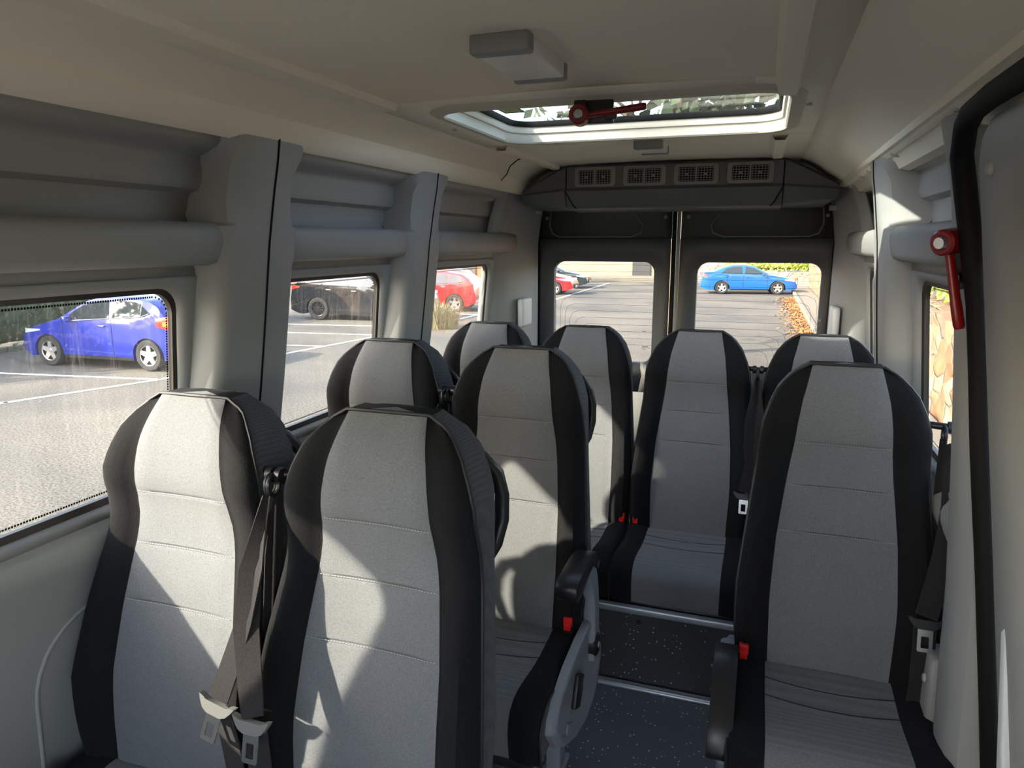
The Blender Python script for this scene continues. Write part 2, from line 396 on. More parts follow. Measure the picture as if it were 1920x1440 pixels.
LOWER = [(-.582, .876), (-.588, .872), (-.596, .860), (-.605, .842), (-.615, .832), (-.63, .830), (-.65, .842), (-.67, .862), (-.74, .882), (-.80, .89), (-1.53, .925)]
def add_bay(mb, s, y0, y1, wy0, wy1, rad=.055):
    """one bay of wall: upper cove, window panel with rounded hole and lip, ledge and lower wall"""
    n = 6
    prof = UPPER if True else []
    ys = frange(y0, y1, 5)
    mb.grid([[side_pt(s, y, z, h) for y in ys] for z, h in prof])
    mb.grid([[side_pt(s, y, z, h + (.030 * max(0, 1 - abs(h - .83) / .05) * (1 if s > 0 else .93))) for y in ys] for z, h in LOWER])
    if wy0 is None:
        mb.grid([[side_pt(s, y, z, hw(z)) for y in ys] for z in (-.56, -.3, -.075)]); return
    inner = rrect(wy0, wy1, WZ0, WZ1, rad, n)
    outer = rect_match(inner, y0, y1, -.582, -.075, n)
    lipo = rrect(wy0 - .022, wy1 + .022, WZ0 - .022 + .01, WZ1 + .018, rad + .018, n)
    def P(p, off): return side_pt(s, p[0], p[1], hw(p[1]) + off)
    rings = [[P(p, 0) for p in outer], [P(p, 0) for p in lipo], [P(((a[0] * .5 + b[0] * .5), (a[1] * .5 + b[1] * .5)), .004) for a, b in zip(lipo, inner)],
             [P(p, .018) for p in inner], [P(p, .0295) for p in inner]]
    mb.grid([r + r[:1] for r in rings])
def wall(name, s, bays, rear=True):
    mb = MB()
    for b in bays: add_bay(mb, s, *b)
    o = mb.build(name, 'wallgrey'); tag(o, kind='structure')
    md = o.modifiers.new('thick', 'SOLIDIFY'); md.thickness = .012; md.offset = 0
    return o
BAY = [(-1.1, .33, None, None), (.33, 1.50, .43, 1.298), (1.50, 2.41, 1.63, 2.235), (2.41, 3.50, 2.60, 3.285)]
wall_left = wall('wall_left', -1, BAY)
wall_right = wall('wall_right', 1, [(1.54, 2.41, 1.70, 2.235), BAY[3]])
# window panes with rubber gasket
def window(idx, s, y0, y1):
    inner = rrect(y0, y1, WZ0, WZ1, .055, 6)
    def P(p, off): return side_pt(s, p[0], p[1], hw(p[1]) + off)
    g = MB(); g.grid([[P(p, .030) for p in inner] + [P(inner[0], .030)], [P(p, .034) for p in inner] + [P(inner[0], .034)]])
    n = len(inner); g.f = []; g.mi = []
    g.f += [tuple(range(0, n)), tuple(reversed(range(n + 1, 2 * n + 1)))]; g.mi = [0, 0]
    o = g.build('window_%d' % idx, 'glass_side', smooth=False); tag(o, kind='structure')
    k = MB(); sh = []
    i2 = rrect(y0 + .010, y1 - .010, WZ0 + .018, WZ1 - .014, .050, 6)
    for ring, off in ((inner, .012), (inner, .010), (i2, .016), (i2, .029)):
        sh.append([P(p, off) for p in ring])
    k.grid([r + r[:1] for r in sh]); k.build('gasket', 'brownrubber', o)
    # printed dot border around the glass edge
    d = MB(); dots = []
    i3 = rrect(y0 + .014, y1 - .014, WZ0 + .026, WZ1 - .022, .04, 6)
    path = []
    for a, b in zip(i3, i3[1:] + i3[:1]):
        L = math.dist(a, b); m = max(1, int(L / .006))
        for q in range(m): path.append((a[0] + (b[0] - a[0]) * q / m, a[1] + (b[1] - a[1]) * q / m))
    cy, cz = (y0 + y1) / 2, (WZ0 + WZ1) / 2
    for q in path:
        w = .0022; 
        d.add([P((q[0] - w, q[1] - w), .0285), P((q[0] + w, q[1] - w), .0285), P((q[0] + w, q[1] + w), .0285), P((q[0] - w, q[1] + w), .0285)], [(0, 1, 2, 3)])
    d.build('printed_dot_border', 'rubber', o, smooth=False, fix=False)
    return o
window(1, -1, .43, 1.298); window(2, -1, 1.63, 2.235); window(3, -1, 2.60, 3.285)
window(4, 1, 1.70, 2.235); window(5, 1, 2.60, 3.285)

# pillars: plan section swept in height
def pillar(name, s, yc, w=.19, top_shift=0.0, zb=-1.53, zt=.262):
    mb = MB(); zs = [zb, -.9, -.66, -.60, -.5, -.35, -.2, -.06, -.035, .0, .038, .046, .09, .13, .17, .195, .215, .235, zt]
    face = [(-1.53, .885), (-.7, .845), (-.6, .808), (-.4, .786), (-.2, .770), (0, .756), (.12, .742), (.2, .730), (.262, .725)]
    rows = []
    for z in zs:
        f = lerp(face, z); b = lerp([(-.05, hw(z) + .02), (-.035, .80), (.038, .80), (.05, .885), (.18, .885), (.225, .80), (.27, .78)], z); wid = w; dp_ = lerp([(.038, 0), (.05, 1), (.18, 1), (.225, 0)], z); row = []
        y = yc + top_shift * (z + .4)
        for u, k in ((-.62, 1.0), (-.56, .60), (-.51, .28), (-.45, .06), (-.38, .01), (-.25, 0), (-.03, 0), (0, .0), (.03, 0), (.25, 0), (.38, .02), (.44, .12), (.50, .42), (.54, .62), (.62, 1.0)):
            ku = k
            if dp_ and 0 < k < 1: ku = k + dp_ * (.12 - .0 * k) * (1 - k)
            uu = math.copysign(min(abs(u), .44 + (abs(u) - .44) * (1 - .62 * dp_)), u)
            row.append(side_pt(s, y + uu * wid * 1.35, z, f + (b - f) * ku))
        rows.append(row)
    mb.grid(rows); o = mb.build(name, 'wallgrey'); tag(o, kind='structure')
    sm = MB(); sm.tube([side_pt(s, yc + .012 + top_shift * (z + .4), z, lerp(face, z) - .0005) for z in zs[2:]], .0032, n=6, flat=1)
    sm.build('seam', 'rubber', o)
    return o
pillar('trim_1', -1, 1.475, .21, .10); pillar('trim_2', -1, 2.40, .20, .10); pillar('trim_3', 1, 2.42, .20, .10); pillar('trim_4', -1, .30, .10, .02)

# front of the passenger space: unseen dash and header, added to cut fill light
fw_ = MB(); fw_.box((XC, -1.12, -.92), (1.9, .06, 1.28)); fw_.box((XC, -1.12, .27), (1.9, .06, .34)); fw_.box((-1.25, -1.12, -.2), (.22, .06, .8)); fw_.box((.40, -1.12, -.2), (.22, .06, .8))
o = fw_.build('wall_front', 'doorgrey', smooth=False); tag(o, kind='structure')

# rear corner pillars (curved from side wall to door frame)
def corner(name, s):
    mb = MB(); rows = []
    for z in (-1.53, -.7, -.6, -.3, 0, .12, .22, .36):
        h0 = .85 if z < .1 else .80; dd = .0 if z < .05 else (z - .05) * .22
        rows.append([side_pt(s, y, z, h - dd) for y, h in ((3.26, hw(min(z, .2)) + .03), (3.31, hw(min(z, .2)) - .005), (3.36, .812), (3.45, .79), (3.60, .765), (3.72, .748), (3.78, .742), (3.80, .76), (3.86, .80))])
    mb.grid(rows); o = mb.build(name, 'wallgrey'); tag(o, kind='structure')
    md = o.modifiers.new('thick', 'SOLIDIFY'); md.thickness = .01
    b = MB(); b.box(side_pt(s, 3.58, -.36, .752), (.035, .16, .15), ch=.015); b.build('belt_cover', 'white', o)
    k = MB(); k.cyl(side_pt(s, 3.70, .16, .735), side_pt(s, 3.70, .16, .70), .014); k.build('screw_button', 'screw', o)
    return o
corner('trim_5', -1); corner('trim_6', 1)

# ceiling: centre panel with hatch opening, sloped side panels
CZ = .362
HX0, HX1, HY0, HY1 = -.90, .045, 1.88, 2.56
def ceiling():
    mb = MB(); n = 6
    X0, X1 = XC - .46, XC + .46 + .03
    hole = rrect(HX0, HX1, HY0, HY1, .09, n)
    cx0, cx1 = -1.03, .125
    def cz(x): return CZ + .012 * (1 - ((x - XC) / .6) ** 2)
    outer = rect_match(hole, cx0, cx1, HY0 - .1, HY1 + .1, n)
    rings = [[(p[0], p[1], cz(p[0])) for p in outer], [(p[0], p[1], cz(p[0]) - .002) for p in hole]]
    mb.grid([r + r[:1] for r in rings])
    for ya, yb in ((-1.1, HY0 - .1), (HY1 + .1, 3.82)):
        xs = frange(cx0, cx1, 13); mb.grid([[(x, y, cz(x)) for x in xs] for y in frange(ya, yb, 6)])
    for s, c0 in ((-1, cx0), (1, cx1)):   # sloping side panels, down to the header line
        h0 = abs(c0 - XC)
        prof = [(h0, CZ + .012 * (1 - (h0 / .6) ** 2)), (h0 + .03, CZ - .008), (h0 + .07, CZ - .03), (h0 + .11, CZ - .062), (.712, .272), (.735, .246), (.745, .240), (.77, .255)]
        mb.grid([[side_pt(s, y, z, h) for h, z in prof] for y in (-1.1, 0, 1, 1.6, 2.2, 2.8, 3.38, 3.82)])
    o = mb.build('ceiling', 'ceiling'); tag(o, kind='structure')
    md = o.modifiers.new('thick', 'SOLIDIFY'); md.thickness = .01; md.offset = 0
    # long raised bands in the headliner
    for s, x0, x1, ya, yb in ((-1, -1.035, -.945, -1.1, 1.80), (1, .0, .055, -1.1, 1.93), (1, .0, .05, 2.70, 3.30), (-1, -1.0, -.95, 2.66, 3.44)):
        b = MB(); dz = -.022
        prof = [(x0 - .012, .006), (x0, -.006), (x0 + .008, dz), (x1 - .008, dz), (x1, -.006), (x1 + .012, .006)]
        ys = [ya, yb - .05, yb - .02, yb]
        b.grid([[(x, y, CZ + .004 + (z if i < 3 else min(z + .02, .006))) for x, z in prof] for i, y in enumerate(ys)])
        b.build('headliner_band', 'ceiling', o)
    # transverse seam across the side panels
    for s in (-1, 1):
        b = MB(); b.tube([side_pt(s, 3.0 + q, z - .0035, h) for q, (h, z) in zip((.0, .01, .03, .07, .1, .12), ((.56, .362), (.60, .352), (.64, .33), (.67, .30), (.70, .285), (.735, .246)))], .0025, n=5)
        b.build('seam', 'rubber', o)
    return o
ceil = ceiling()
# roof skin above the headliner so no light enters between the panels
rk = MB()
rk.grid([[(x, y, .50) for x in (-1.5, -1.10)] for y in (-1.1, 3.9)]); rk.grid([[(x, y, .50) for x in (.25, .62)] for y in (-1.1, 3.9)])
rk.grid([[(x, y, .50) for x in (-1.10, .25)] for y in (-1.1, 1.75)]); rk.grid([[(x, y, .50) for x in (-1.10, .25)] for y in (3.15, 3.9)])
for s in (-1, 1): rk.grid([[side_pt(s, y, z, h) for z, h in ((.50, .80), (.38, .93), (.0, .95), (-.03, .93))] for y in (-1.1, 3.9)])
rk.grid([[(x, 3.9, z) for x in (-1.5, .62)] for z in (.50, .17)])
ro = rk.build('ceiling_roof_skin', 'white'); tag(ro, kind='structure')
ro.modifiers.new('thick', 'SOLIDIFY').thickness = .004

# right header rail with screw buttons
rl = MB()
rl.grid([[(x, y, z) for x, z in ((.285, .262), (.292, .246), (.312, .240), (.332, .226), (.345, .205), (.372, .20), (.40, .23))] for y in (-1.1, 1.72, 2.4, 3.45)])
rail = rl.build('trim_7', 'ceiling'); tag(rail, kind='structure'); rail.modifiers.new('thick', 'SOLIDIFY').thickness = .008
for y in (1.55, 2.25, 2.75, 2.95):
    b = MB(); b.lathe([(.0, -.005), (.010, -.004), (.013, 0), (.012, .004)], (.318, y, .235), (.35, 0, 1)); b.build('screw_button', 'screw', rail)
for x, y in ((-.965, 2.20), (.085, 2.12), (-.50, 2.62)):
    b = MB(); b.lathe([(.0, -.004), (.007, -.003), (.009, 0)], (x, y, CZ - .006), (0, 0, 1)); b.build('screw_button', 'screw', ceil)

# B-pillar trim at the sliding door, black seal and the door panel itself
bp_ = MB(); rows = []
for z in frange(FLOOR, .23, 16):
    f = lerp([(-1.53, .86), (-.7, .835), (-.4, .815), (-.1, .79), (.12, .76), (.24, .73)], z)
    y = 1.60 + .02 * (z + .4)
    rows.append([side_pt(1, y + dy, z, f + k) for dy, k in ((.085, .07), (.07, .028), (.045, .006), (.01, 0), (-.03, .0), (-.07, .004), (-.095, .02), (-.10, .05), (-.10, .09))])
bp_.grid(rows); bpo = bp_.build('trim_8', 'wallgrey'); tag(bpo, kind='structure')
sb = MB(); rows = []
seal_path = [(1.485 + .02 * (z + .4), z) for z in frange(FLOOR, .15, 14)] + [(1.475, .17), (1.45, .195), (1.40, .21), (1.3, .216), (.6, .216), (-1.0, .216)]
for y, z in seal_path:
    h = lerp([(-1.53, .97), (-.99, .915), (-.58, .862), (-.42, .838), (-.13, .803), (.21, .735)], z)
    rows.append((XC + h, y, z))
sb.tube(rows, .019, n=10, flat=1.0); sbo = sb.build('trim_9', 'rubber'); tag(sbo, kind='structure')
# bright metal track above the door
tk = MB(); tk.grid([[(x, y, z) for x, z in ((.345, .246), (.352, .225), (.372, .212), (.385, .226), (.41, .226))] for y in (-1.1, 1.62)])
tko = tk.build('trim_10', 'white'); tag(tko, kind='structure')
dp = MB(); n = 6
outl = rrect(-.2, 1.445, -1.50, .195, .10, n)
def DP(p, off): return (XC + lerp([(-1.53, 1.0), (-.99, .945), (-.58, .885), (-.42, .858), (-.13, .822), (.21, .752)], p[1]) + off, p[0], p[1])
i1 = rrect(-.18, 1.425, -1.48, .178, .09, n); i2 = rrect(-.1, 1.30, -1.40, .09, .10, n); i3 = rrect(-.08, 1.275, -1.38, .07, .09, n)
rings = [[DP(p, .05) for p in outl], [DP(p, .0) for p in outl], [DP(p, -.012) for p in i1], [DP(p, -.012) for p in i2], [DP(p, .008) for p in i3]]
dp.grid([r + r[:1] for r in rings]); m0 = len(dp.v) - len(i3) - 1; dp.f.append(tuple(range(m0, m0 + len(i3)))); dp.mi.append(0)
dpo = dp.build('door_3', 'wallgrey'); tag(dpo, kind='structure')
for y, z in ((1.355, .115), (1.365, -.08), (1.352, -.29), (1.345, -.50), (1.33, -.66), (1.335, -.80)):
    b = MB(); b.lathe([(.0, -.007), (.009, -.006), (.013, 0)], DP((y, z), -.012), (1, 0, .1)); b.build('screw_button', 'screw', dpo)
st_ = MB(); st_.box((XC + .918, 1.385, -1.05), (.02, .03, .86), ch=.006, rot=Matrix.Rotation(R(-5), 3, 'Y')); sto = st_.build('trim_11', 'white'); tag(sto, kind='structure')
# right lower wall moulding with a screw button
rb = MB(); rb.box((.435, 1.70, -.99), (.05, .09, .16), ch=.012); rbo = rb.build('trim_12', 'wallgrey'); tag(rbo, kind='structure')
b = MB(); b.lathe([(.0, -.006), (.008, -.005), (.011, 0)], (.408, 1.69, -.975), (1, 0, 0)); b.build('screw_button', 'screw', rbo)

# recess moulding on the lower left wall
rm = MB(); out = rrect(.885, 1.9, -1.5, -.75, (.05, .16, .16, .05), 8)
def LW(p, off): return (XC - lerp([(z, h) for z, h in reversed(LOWER)], p[1]) - off, p[0], p[1])
pts = [LW(p, -.004) for p in out]
rm.tube(pts, .0055, n=10, closed=True); rmo = rm.build('trim_13', 'wallgrey'); tag(rmo, kind='structure')

# floor, platform riser and aluminium strips
fl = MB(); fl.box((XC, 1.1, FLOOR - .02), (1.9, 5.6, .04)); flo = fl.build('floor', 'floor', smooth=False); tag(flo, kind='structure')
PZ = -1.245
pf = MB(); pf.box((XC, 3.07, (FLOOR + PZ) / 2), (1.86, 1.6, PZ - FLOOR)); pfo = pf.build('floor_platform', 'floor_shaded', smooth=False); tag(pfo, kind='structure')
s1 = MB(); s1.box((XC, 2.262, PZ + .004), (1.80, .03, .022), ch=.004); o = s1.build('trim_14', 'alu'); tag(o, kind='structure')
s2 = MB(); s2.box((XC, 2.245, FLOOR + .006), (1.80, .035, .012), ch=.004); s2.box((XC, 2.238, FLOOR + .014), (1.8, .006, .006)); s2.box((XC, 2.252, FLOOR + .014), (1.8, .006, .006))
o = s2.build('trim_15', 'alu'); tag(o, kind='structure')
for x, z in ((-.33, -1.29),):
    b = MB(); b.lathe([(0, -.004), (.007, -.003), (.009, 0)], (x, 2.27, z), (0, 1, 0)); b.build('screw', 'black', pfo)

# ------------------------------------------------------------------ rear doors
YD = 3.83
def rear_door(idx, x0, x1, gx0, gx1):
    mb = MB(); n = 6; z0, z1 = -1.25, .36
    gz0, gz1 = -.665, -.082
    hole = rrect(gx0, gx1, gz0, gz1, .075, n); lip = rrect(gx0 - .045, gx1 + .045, gz0 - .045, gz1 + .045, .105, n)
    out = rect_match(hole, x0, x1, -.80, .02, n)
    def P(p, dy): return (p[0], YD + dy, p[1])
    rings = [[P(p, 0) for p in out], [P(p, 0) for p in lip], [P(((a[0] + b[0]) / 2, (a[1] + b[1]) / 2), .006) for a, b in zip(lip, hole)], [P(p, .03) for p in hole], [P(p, .055) for p in hole]]
    mb.grid([r + r[:1] for r in rings])
    # upper panel with shallow pressed contour
    sx = 1 if idx == 1 else -1
    up = [(x0, .02), (x1, .02), (x1, z1), (x0, z1)]
    mb.add([P(p, 0) for p in up], [(0, 1, 2, 3)])
    mb.add([P(p, d) for p in ((x0, z0), (x1, z0), (x1, -.80), (x0, -.80)) for d in (0,)], [(0, 1, 2, 3)], 1)
    mb.box(((x0 + x1) / 2, YD + .03, -.735), (x1 - x0, .05, .06), 1, ch=.01)
    o = mb.build('door_%d' % idx, ['doorgrey', 'wallgrey']); tag(o, kind='structure')
    o.modifiers.new('thick', 'SOLIDIFY').thickness = .02
    cx0, cx1 = x0 + .05, x1 - .05
    cp = [(cx0 + .01, .20), (cx0, .09), (cx0 + .02, .045), (cx0 + .06, .03), (cx1 - .16, .03), (cx1 - .11, .05), (cx1 - .10, .09), (cx1 - .19, .20)]
    if idx == 2: cp = [(x0 + x1 - a, b) for a, b in cp]
    c = MB(); c.tube([P(p, -.002) for p in cp], .005, n=6); c.build('pressed_contour', 'console', o)
    g = MB(); g.add([P(p, .040) for p in hole], [tuple(range(len(hole)))]); g.build('window_pane', 'glass_rear', o, smooth=False, fix=False)
    # black edge band on glass
    i2 = rrect(gx0 + .012, gx1 - .012, gz0 + .012, gz1 - .012, .065, n)
    e = MB(); e.grid([[P(p, .0385) for p in hole] + [P(hole[0], .0385)], [P(p, .0385) for p in i2] + [P(i2[0], .0385)]]); e.build('glass_edge', 'rubber', o)
    # heater wires: nested curves printed on glass
    h = MB(); ex = gx1 if idx == 1 else gx0; ox = gx0 if idx == 1 else gx1; d = 1 if idx == 1 else -1
    for k in range(13):
        zt = gz1 - .036 * (k + 1) - .10 * (k > 3) * 0; xo = ox + d * .028 * (k + 1 - 3) if k > 3 else None
        if k < 4:
            h.tube([P((gx0 + .01, zt), .037), P((gx1 - .01, zt), .037)], .0007, n=4)
        else:
            zt = gz1 - .036 * (k + 1); xo = ox + d * .027 * (k - 3); r = .05
            pts = [(ex - d * .012, zt), (xo + d * r, zt), (xo + d * r * .3, zt - r * .3), (xo, zt - r), (xo, gz0 + .012)]
            h.tube([P(p, .037) for p in pts], .0007, n=4)
    for k in range(4):
        xo = ox + d * .022 * (k + 1) if False else None
    h.build('heater_wire', 'heat', o)
    if idx == 1:   # tiny print etched on the pane
        k_ = MB()
        for r_, (z_, n_) in enumerate(((-.474, 3), (-.556, 4), (-.563, 6), (-.570, 3))):
            for c_ in range(n_): k_.box((-.600 + c_ * .0075 + (r_ % 2) * .004, YD + .0375, z_), (.005, .0006, .003))
        k_.build('etched_mark', 'rubber', o, smooth=False)
    for x, z in ((x0 + .035, .13), (x1 - .035, .13), (x1 - .03, -.38), (x0 + .03, -.38)):
        b = MB(); b.lathe([(.0, -.005), (.007, -.004), (.010, 0)], (x, YD - .001, z), (0, 1, 0)); b.build('screw_button', 'ventgrey', o)
    return o
rear_door(1, -1.172, -.462, -1.118, -.530); rear_door(2, -.415, .312, -.345, .292)
cs = MB(); cs.box((-.447, YD - .005, -.45), (.022, .04, 1.60), ch=.005); o = cs.build('trim_16', 'rubber'); tag(o, kind='structure')
cs = MB(); cs.box((-.425, YD - .012, -.45), (.016, .02, 1.60), ch=.004); o = cs.build('trim_17', 'ventgrey'); tag(o, kind='structure')
for i, x in ((18, -1.19), (19, .33)):
    cs = MB(); cs.box((x, YD + .0, -.45), (.035, .05, 1.62), ch=.008); o = cs.build('trim_%d' % i, 'rubber'); tag(o, kind='structure')
wr = MB(); wr.box((XC, YD + .06, -1.39), (1.9, .05, .32)); o = wr.build('wall_back', 'wallgrey', smooth=False); tag(o, kind='structure')
for i, s in ((20, -1), (21, 1)):   # fill beside the doors
    wr = MB(); wr.box((XC + s * .86, YD + .05, -.55), (.20, .03, 1.95)); o = wr.build('trim_%d' % i, 'wallgrey', smooth=False); tag(o, kind='structure')

# ------------------------------------------------------------------ air console above rear doors
def air_console():
    root = empty('air_console', (XC, 3.42, .25), 'charcoal air duct console with four square vents above the rear doors', 'air console')
    def body(xs, mi):
        # xs: stations (x, inset) - section in y/z from ceiling down the front face to the underside
        mb = MB(); rows = []
        for x, dz, dy in xs:
            sec = [(.04, .116), (0.0, .112), (-.018, .10), (-.020, .004), (-.028, -.004), (-.038, -.010), (-.012, -.072), (0.0, -.088), (.02, -.094), (.25, -.10), (.38, -.05)]
            rows.append([(x, y + dy, (z + (-dz * z * 6 if z > .05 else 0)) if dz else z) for y, z in sec])
        mb.grid(rows)
        return mb
    m = body([(-.485, 0, 0), (-.2, 0, -.004), (.0, 0, -.005), (.2, 0, -.004), (.485, 0, 0)], 0); m.build('centre_housing', 'console', root)
    for s in (-1, 1):
        mb = MB(); rows = []
        for f in frange(0, 1, 6):
            x = s * (.490 + .225 * f); zt = .112 - .112 * f ** 1.1; yo = .015 * f
            rows.append([(x, .06 + yo, zt + .004), (x, 0 + yo, zt), (x, -.018 + yo, zt - .012), (x, -.020 + yo, .004 - .02 * f), (x, -.036 + yo, -.008 - .02 * f), (x - s * .01 * f, -.012 + yo, -.066), (x - s * .03 * f, 0 + yo, -.082 + .012 * f), (x - s * .05 * f, .25, -.09)])
        mb.grid(rows); mb.f.append(tuple(range(len(mb.v) - 8, len(mb.v)))); mb.mi.append(0)
        mb.build('end_housing', 'console', root)
        b = MB(); b.tube([(s * .487, -.0185, .10), (s * .487, -.0215, .0), (s * .487, -.039, -.011), (s * .455, -.013, -.073), (s * .44, .0, -.09)], .003, n=6); b.build('seam', 'rubber', root)
    for k in range(4):
        x = -.345 + .231 * k
        w = MB(); DY = -.008
        o2 = rrect(x - .097, x + .097, .008, .096, .014, 4); i2 = rrect(x - .077, x + .077, .020, .083, .005, 4)
        w.grid([[(p[0], -.018, p[1]) for p in o2] + [(o2[0][0], -.018, o2[0][1])], [(p[0], -.033, p[1]) for p in o2] + [(o2[0][0], -.033, o2[0][1])],
                [(p[0], -.035, p[1]) for p in i2] + [(i2[0][0], -.035, i2[0][1])], [(p[0], -.0275, p[1]) for p in i2] + [(i2[0][0], -.0275, i2[0][1])]])
        w.box((x, -.0315, .0515), (.008, .008, .064))
        v = w.build('air_vent', 'ventgrey', root)
        q = MB()
        q.box((x, -.0272, .0515), (.156, .002, .066), 1)
        for h in (-1, 1):
            cx = x + h * .041
            for i in range(6): q.box((cx - .032 + i * .0128, -.0305, .0515), (.0022, .006, .064))
            for j in range(6): q.box((cx, -.0315, .0515 - .026 + j * .0104), (.070, .006, .0022))
            q.box((cx, -.0335, .0515), (.016, .004, .008))
        q.build('grille', ['ventgrey', 'rubber'], v, smooth=False)
    return root
air_console()

# ------------------------------------------------------------------ roof hatch
def roof_hatch():
    root = empty('roof_hatch', ((HX0 + HX1) / 2, (HY0 + HY1) / 2, CZ), 'glass emergency roof hatch in a cream moulded surround', 'roof hatch')
    cx, cy = (HX0 + HX1) / 2, (HY0 + HY1) / 2; a, b = (HX1 - HX0) / 2, (HY1 - HY0) / 2; n = 8
    def ring(da, z, r, arch=0): return [(x, y, z + arch * (1 - (x / a) ** 2)) for x, y in rrect(-a + da, a - da, -b + da, b - da, r, n)]
    m = MB()
    rs = [ring(-.035, .008, .12), ring(-.030, -.004, .12), ring(-.014, -.012, .10), ring(.006, -.013, .095), ring(.011, -.008, .09), ring(.012, .016, .09), ring(.014, .020, .088), ring(.020, .021, .082), ring(.022, .025, .08), ring(.023, .036, .08), ring(.024, .045, .08)]
    m.grid([r + r[:1] for r in rs]); m.build('surround', 'hatch_cream', root)
    f = MB(); rs = [ring(.022, .047, .08), ring(.023, .042, .08), ring(.031, .042, .07), ring(.034, .046, .07), ring(.035, .060, .07)]
    f.grid([r + r[:1] for r in rs]); f.build('rubber_seal', 'rubber', root)
    g = MB(); r_ = ring(.030, .058, .07); g.add(r_, [tuple(range(len(r_)))]); g.build('glass_pane', 'glass_hatch', root, smooth=False, fix=False)
    s = MB(); s.box((-.375, -.02, .0565), (.075, .26, .0008)); so_ = s.build('safety_sticker', 'sticker', root, smooth=False)
    s = MB()
    for k in range(4):
        s.box((-.398 + .014 * k, -.02, .0558), (.005, .22, .0004))
        for j in range(9): s.box((-.393 + .014 * k, -.12 + .024 * j, .0558), (.008, .007, .0004))
    s.build('printed_text', 'sticker_text', so_, smooth=False)
    return root
roof_hatch()

# ------------------------------------------------------------------ ceiling lights
def ceiling_light(loc, label, w=.125, l=.27, rz=0.0):
    root = empty('ceiling_light', loc, label, 'ceiling light', rz=rz)
    m = MB(); m.box((0, -l / 2 + .018, -.017), (w, .036, .036), ch=.006); m.build('end_cap', 'lamp_grey', root)
    m = MB(); m.box((0, l / 2 - .010, -.017), (w, .020, .036), ch=.005); m.build('end_cap', 'lamp_grey', root)
    m = MB(); m.box((0, .008, -.015), (w - .004, l - .055, .032), ch=.005); m.build('lamp_cover', 'lamp_white', root)
    return root
ceiling_light((-.475, 1.415, CZ + .008), 'larger rectangular ceiling light with grey end caps in front of the roof hatch', .115, .27)
ceiling_light((-.43, 2.83, CZ + .010), 'smaller rectangular ceiling light between the roof hatch and the rear air vents', .105, .20)

# ------------------------------------------------------------------ emergency hammers
def hammer(name_loc, rot, label):
    root = empty('emergency_hammer', name_loc, label, 'emergency hammer'); root.rotation_euler = rot
    m = MB(); m.box((.035, .022, 0), (.09, .020, .055), ch=.003); m.box((.0, .005, .0), (.03, .03, .05), ch=.003); m.box((.075, .004, -.01), (.03, .02, .022), ch=.003); m.build('bracket', 'black', root)
    m = MB(); m.lathe([(.0, -.030), (.020, -.030), (.024, -.026), (.024, .012), (.0, .012)], (0, -.005, -.012), (0, 1, 0)); m.build('hammer_head', 'hammer_red', root)
    m = MB(); m.lathe([(.0, -.036), (.010, -.036), (.014, -.030), (.014, -.02)], (0, -.005, -.012), (0, 1, 0)); m.build('steel_tip', 'steel', root)
    pts = [(.02, -.012, -.012), (.055, -.012, -.008), (.095, -.012, -.004), (.13, -.012, .000), (.155, -.012, .003), (.161, -.012, .0035)]
    m = MB(); m.tube(pts, [.010, .010, .011, .012, .012, .009], n=12, flat=.75, up=(0, 1, 0)); m.build('handle', 'hammer_red', root)
    return root
hammer((-.452, 1.80, .318), (0, 0, R(6)), 'red emergency hammer on the ceiling at the front edge of the roof hatch')
_x = Vector((.13, .02, -1)).normalized(); _y = Vector((.72, .69, .09)); _y = (_y - _x * _y.dot(_x)).normalized(); _z = _x.cross(_y)
hammer((.334, 1.515, .004), Matrix((_x, _y, _z)).transposed().to_euler(), 'red emergency hammer hanging on the right pillar beside the sliding door')

# ------------------------------------------------------------------ seats
SH = .46                                       # cushion top above the floor
W_T = [(-.08, .200), (0, .216), (.1, .227), (.2, .228), (.3, .219), (.4, .209), (.5, .199), (.56, .195), (.62, .190), (.66, .178), (.70, .160), (.73, .136), (.75, .112), (.765, .085)]
G_T = [(-.08, .140), (0, .1415), (.18, .147), (.33, .140), (.44, .128), (.56, .113), (.62, .108), (.68, .100), (.765, .080)]
FC = [(-.08, 0), (0, .002), (.1, .018), (.2, .026), (.35, .014), (.48, .002), (.53, .008), (.60, .038), (.66, .042), (.70, .036), (.74, .022), (.765, 0)]
FB = [(-.08, .01), (0, .030), (.2, .052), (.35, .045), (.48, .020), (.55, .016), (.62, .020), (.70, .006), (.765, -.01)]
TH = [(-.08, .085), (0, .095), (.3, .105), (.55, .115), (.68, .11), (.73, .095), (.755, .075), (.765, .055)]
K = .20
STITCH = (.343, .457, .570)
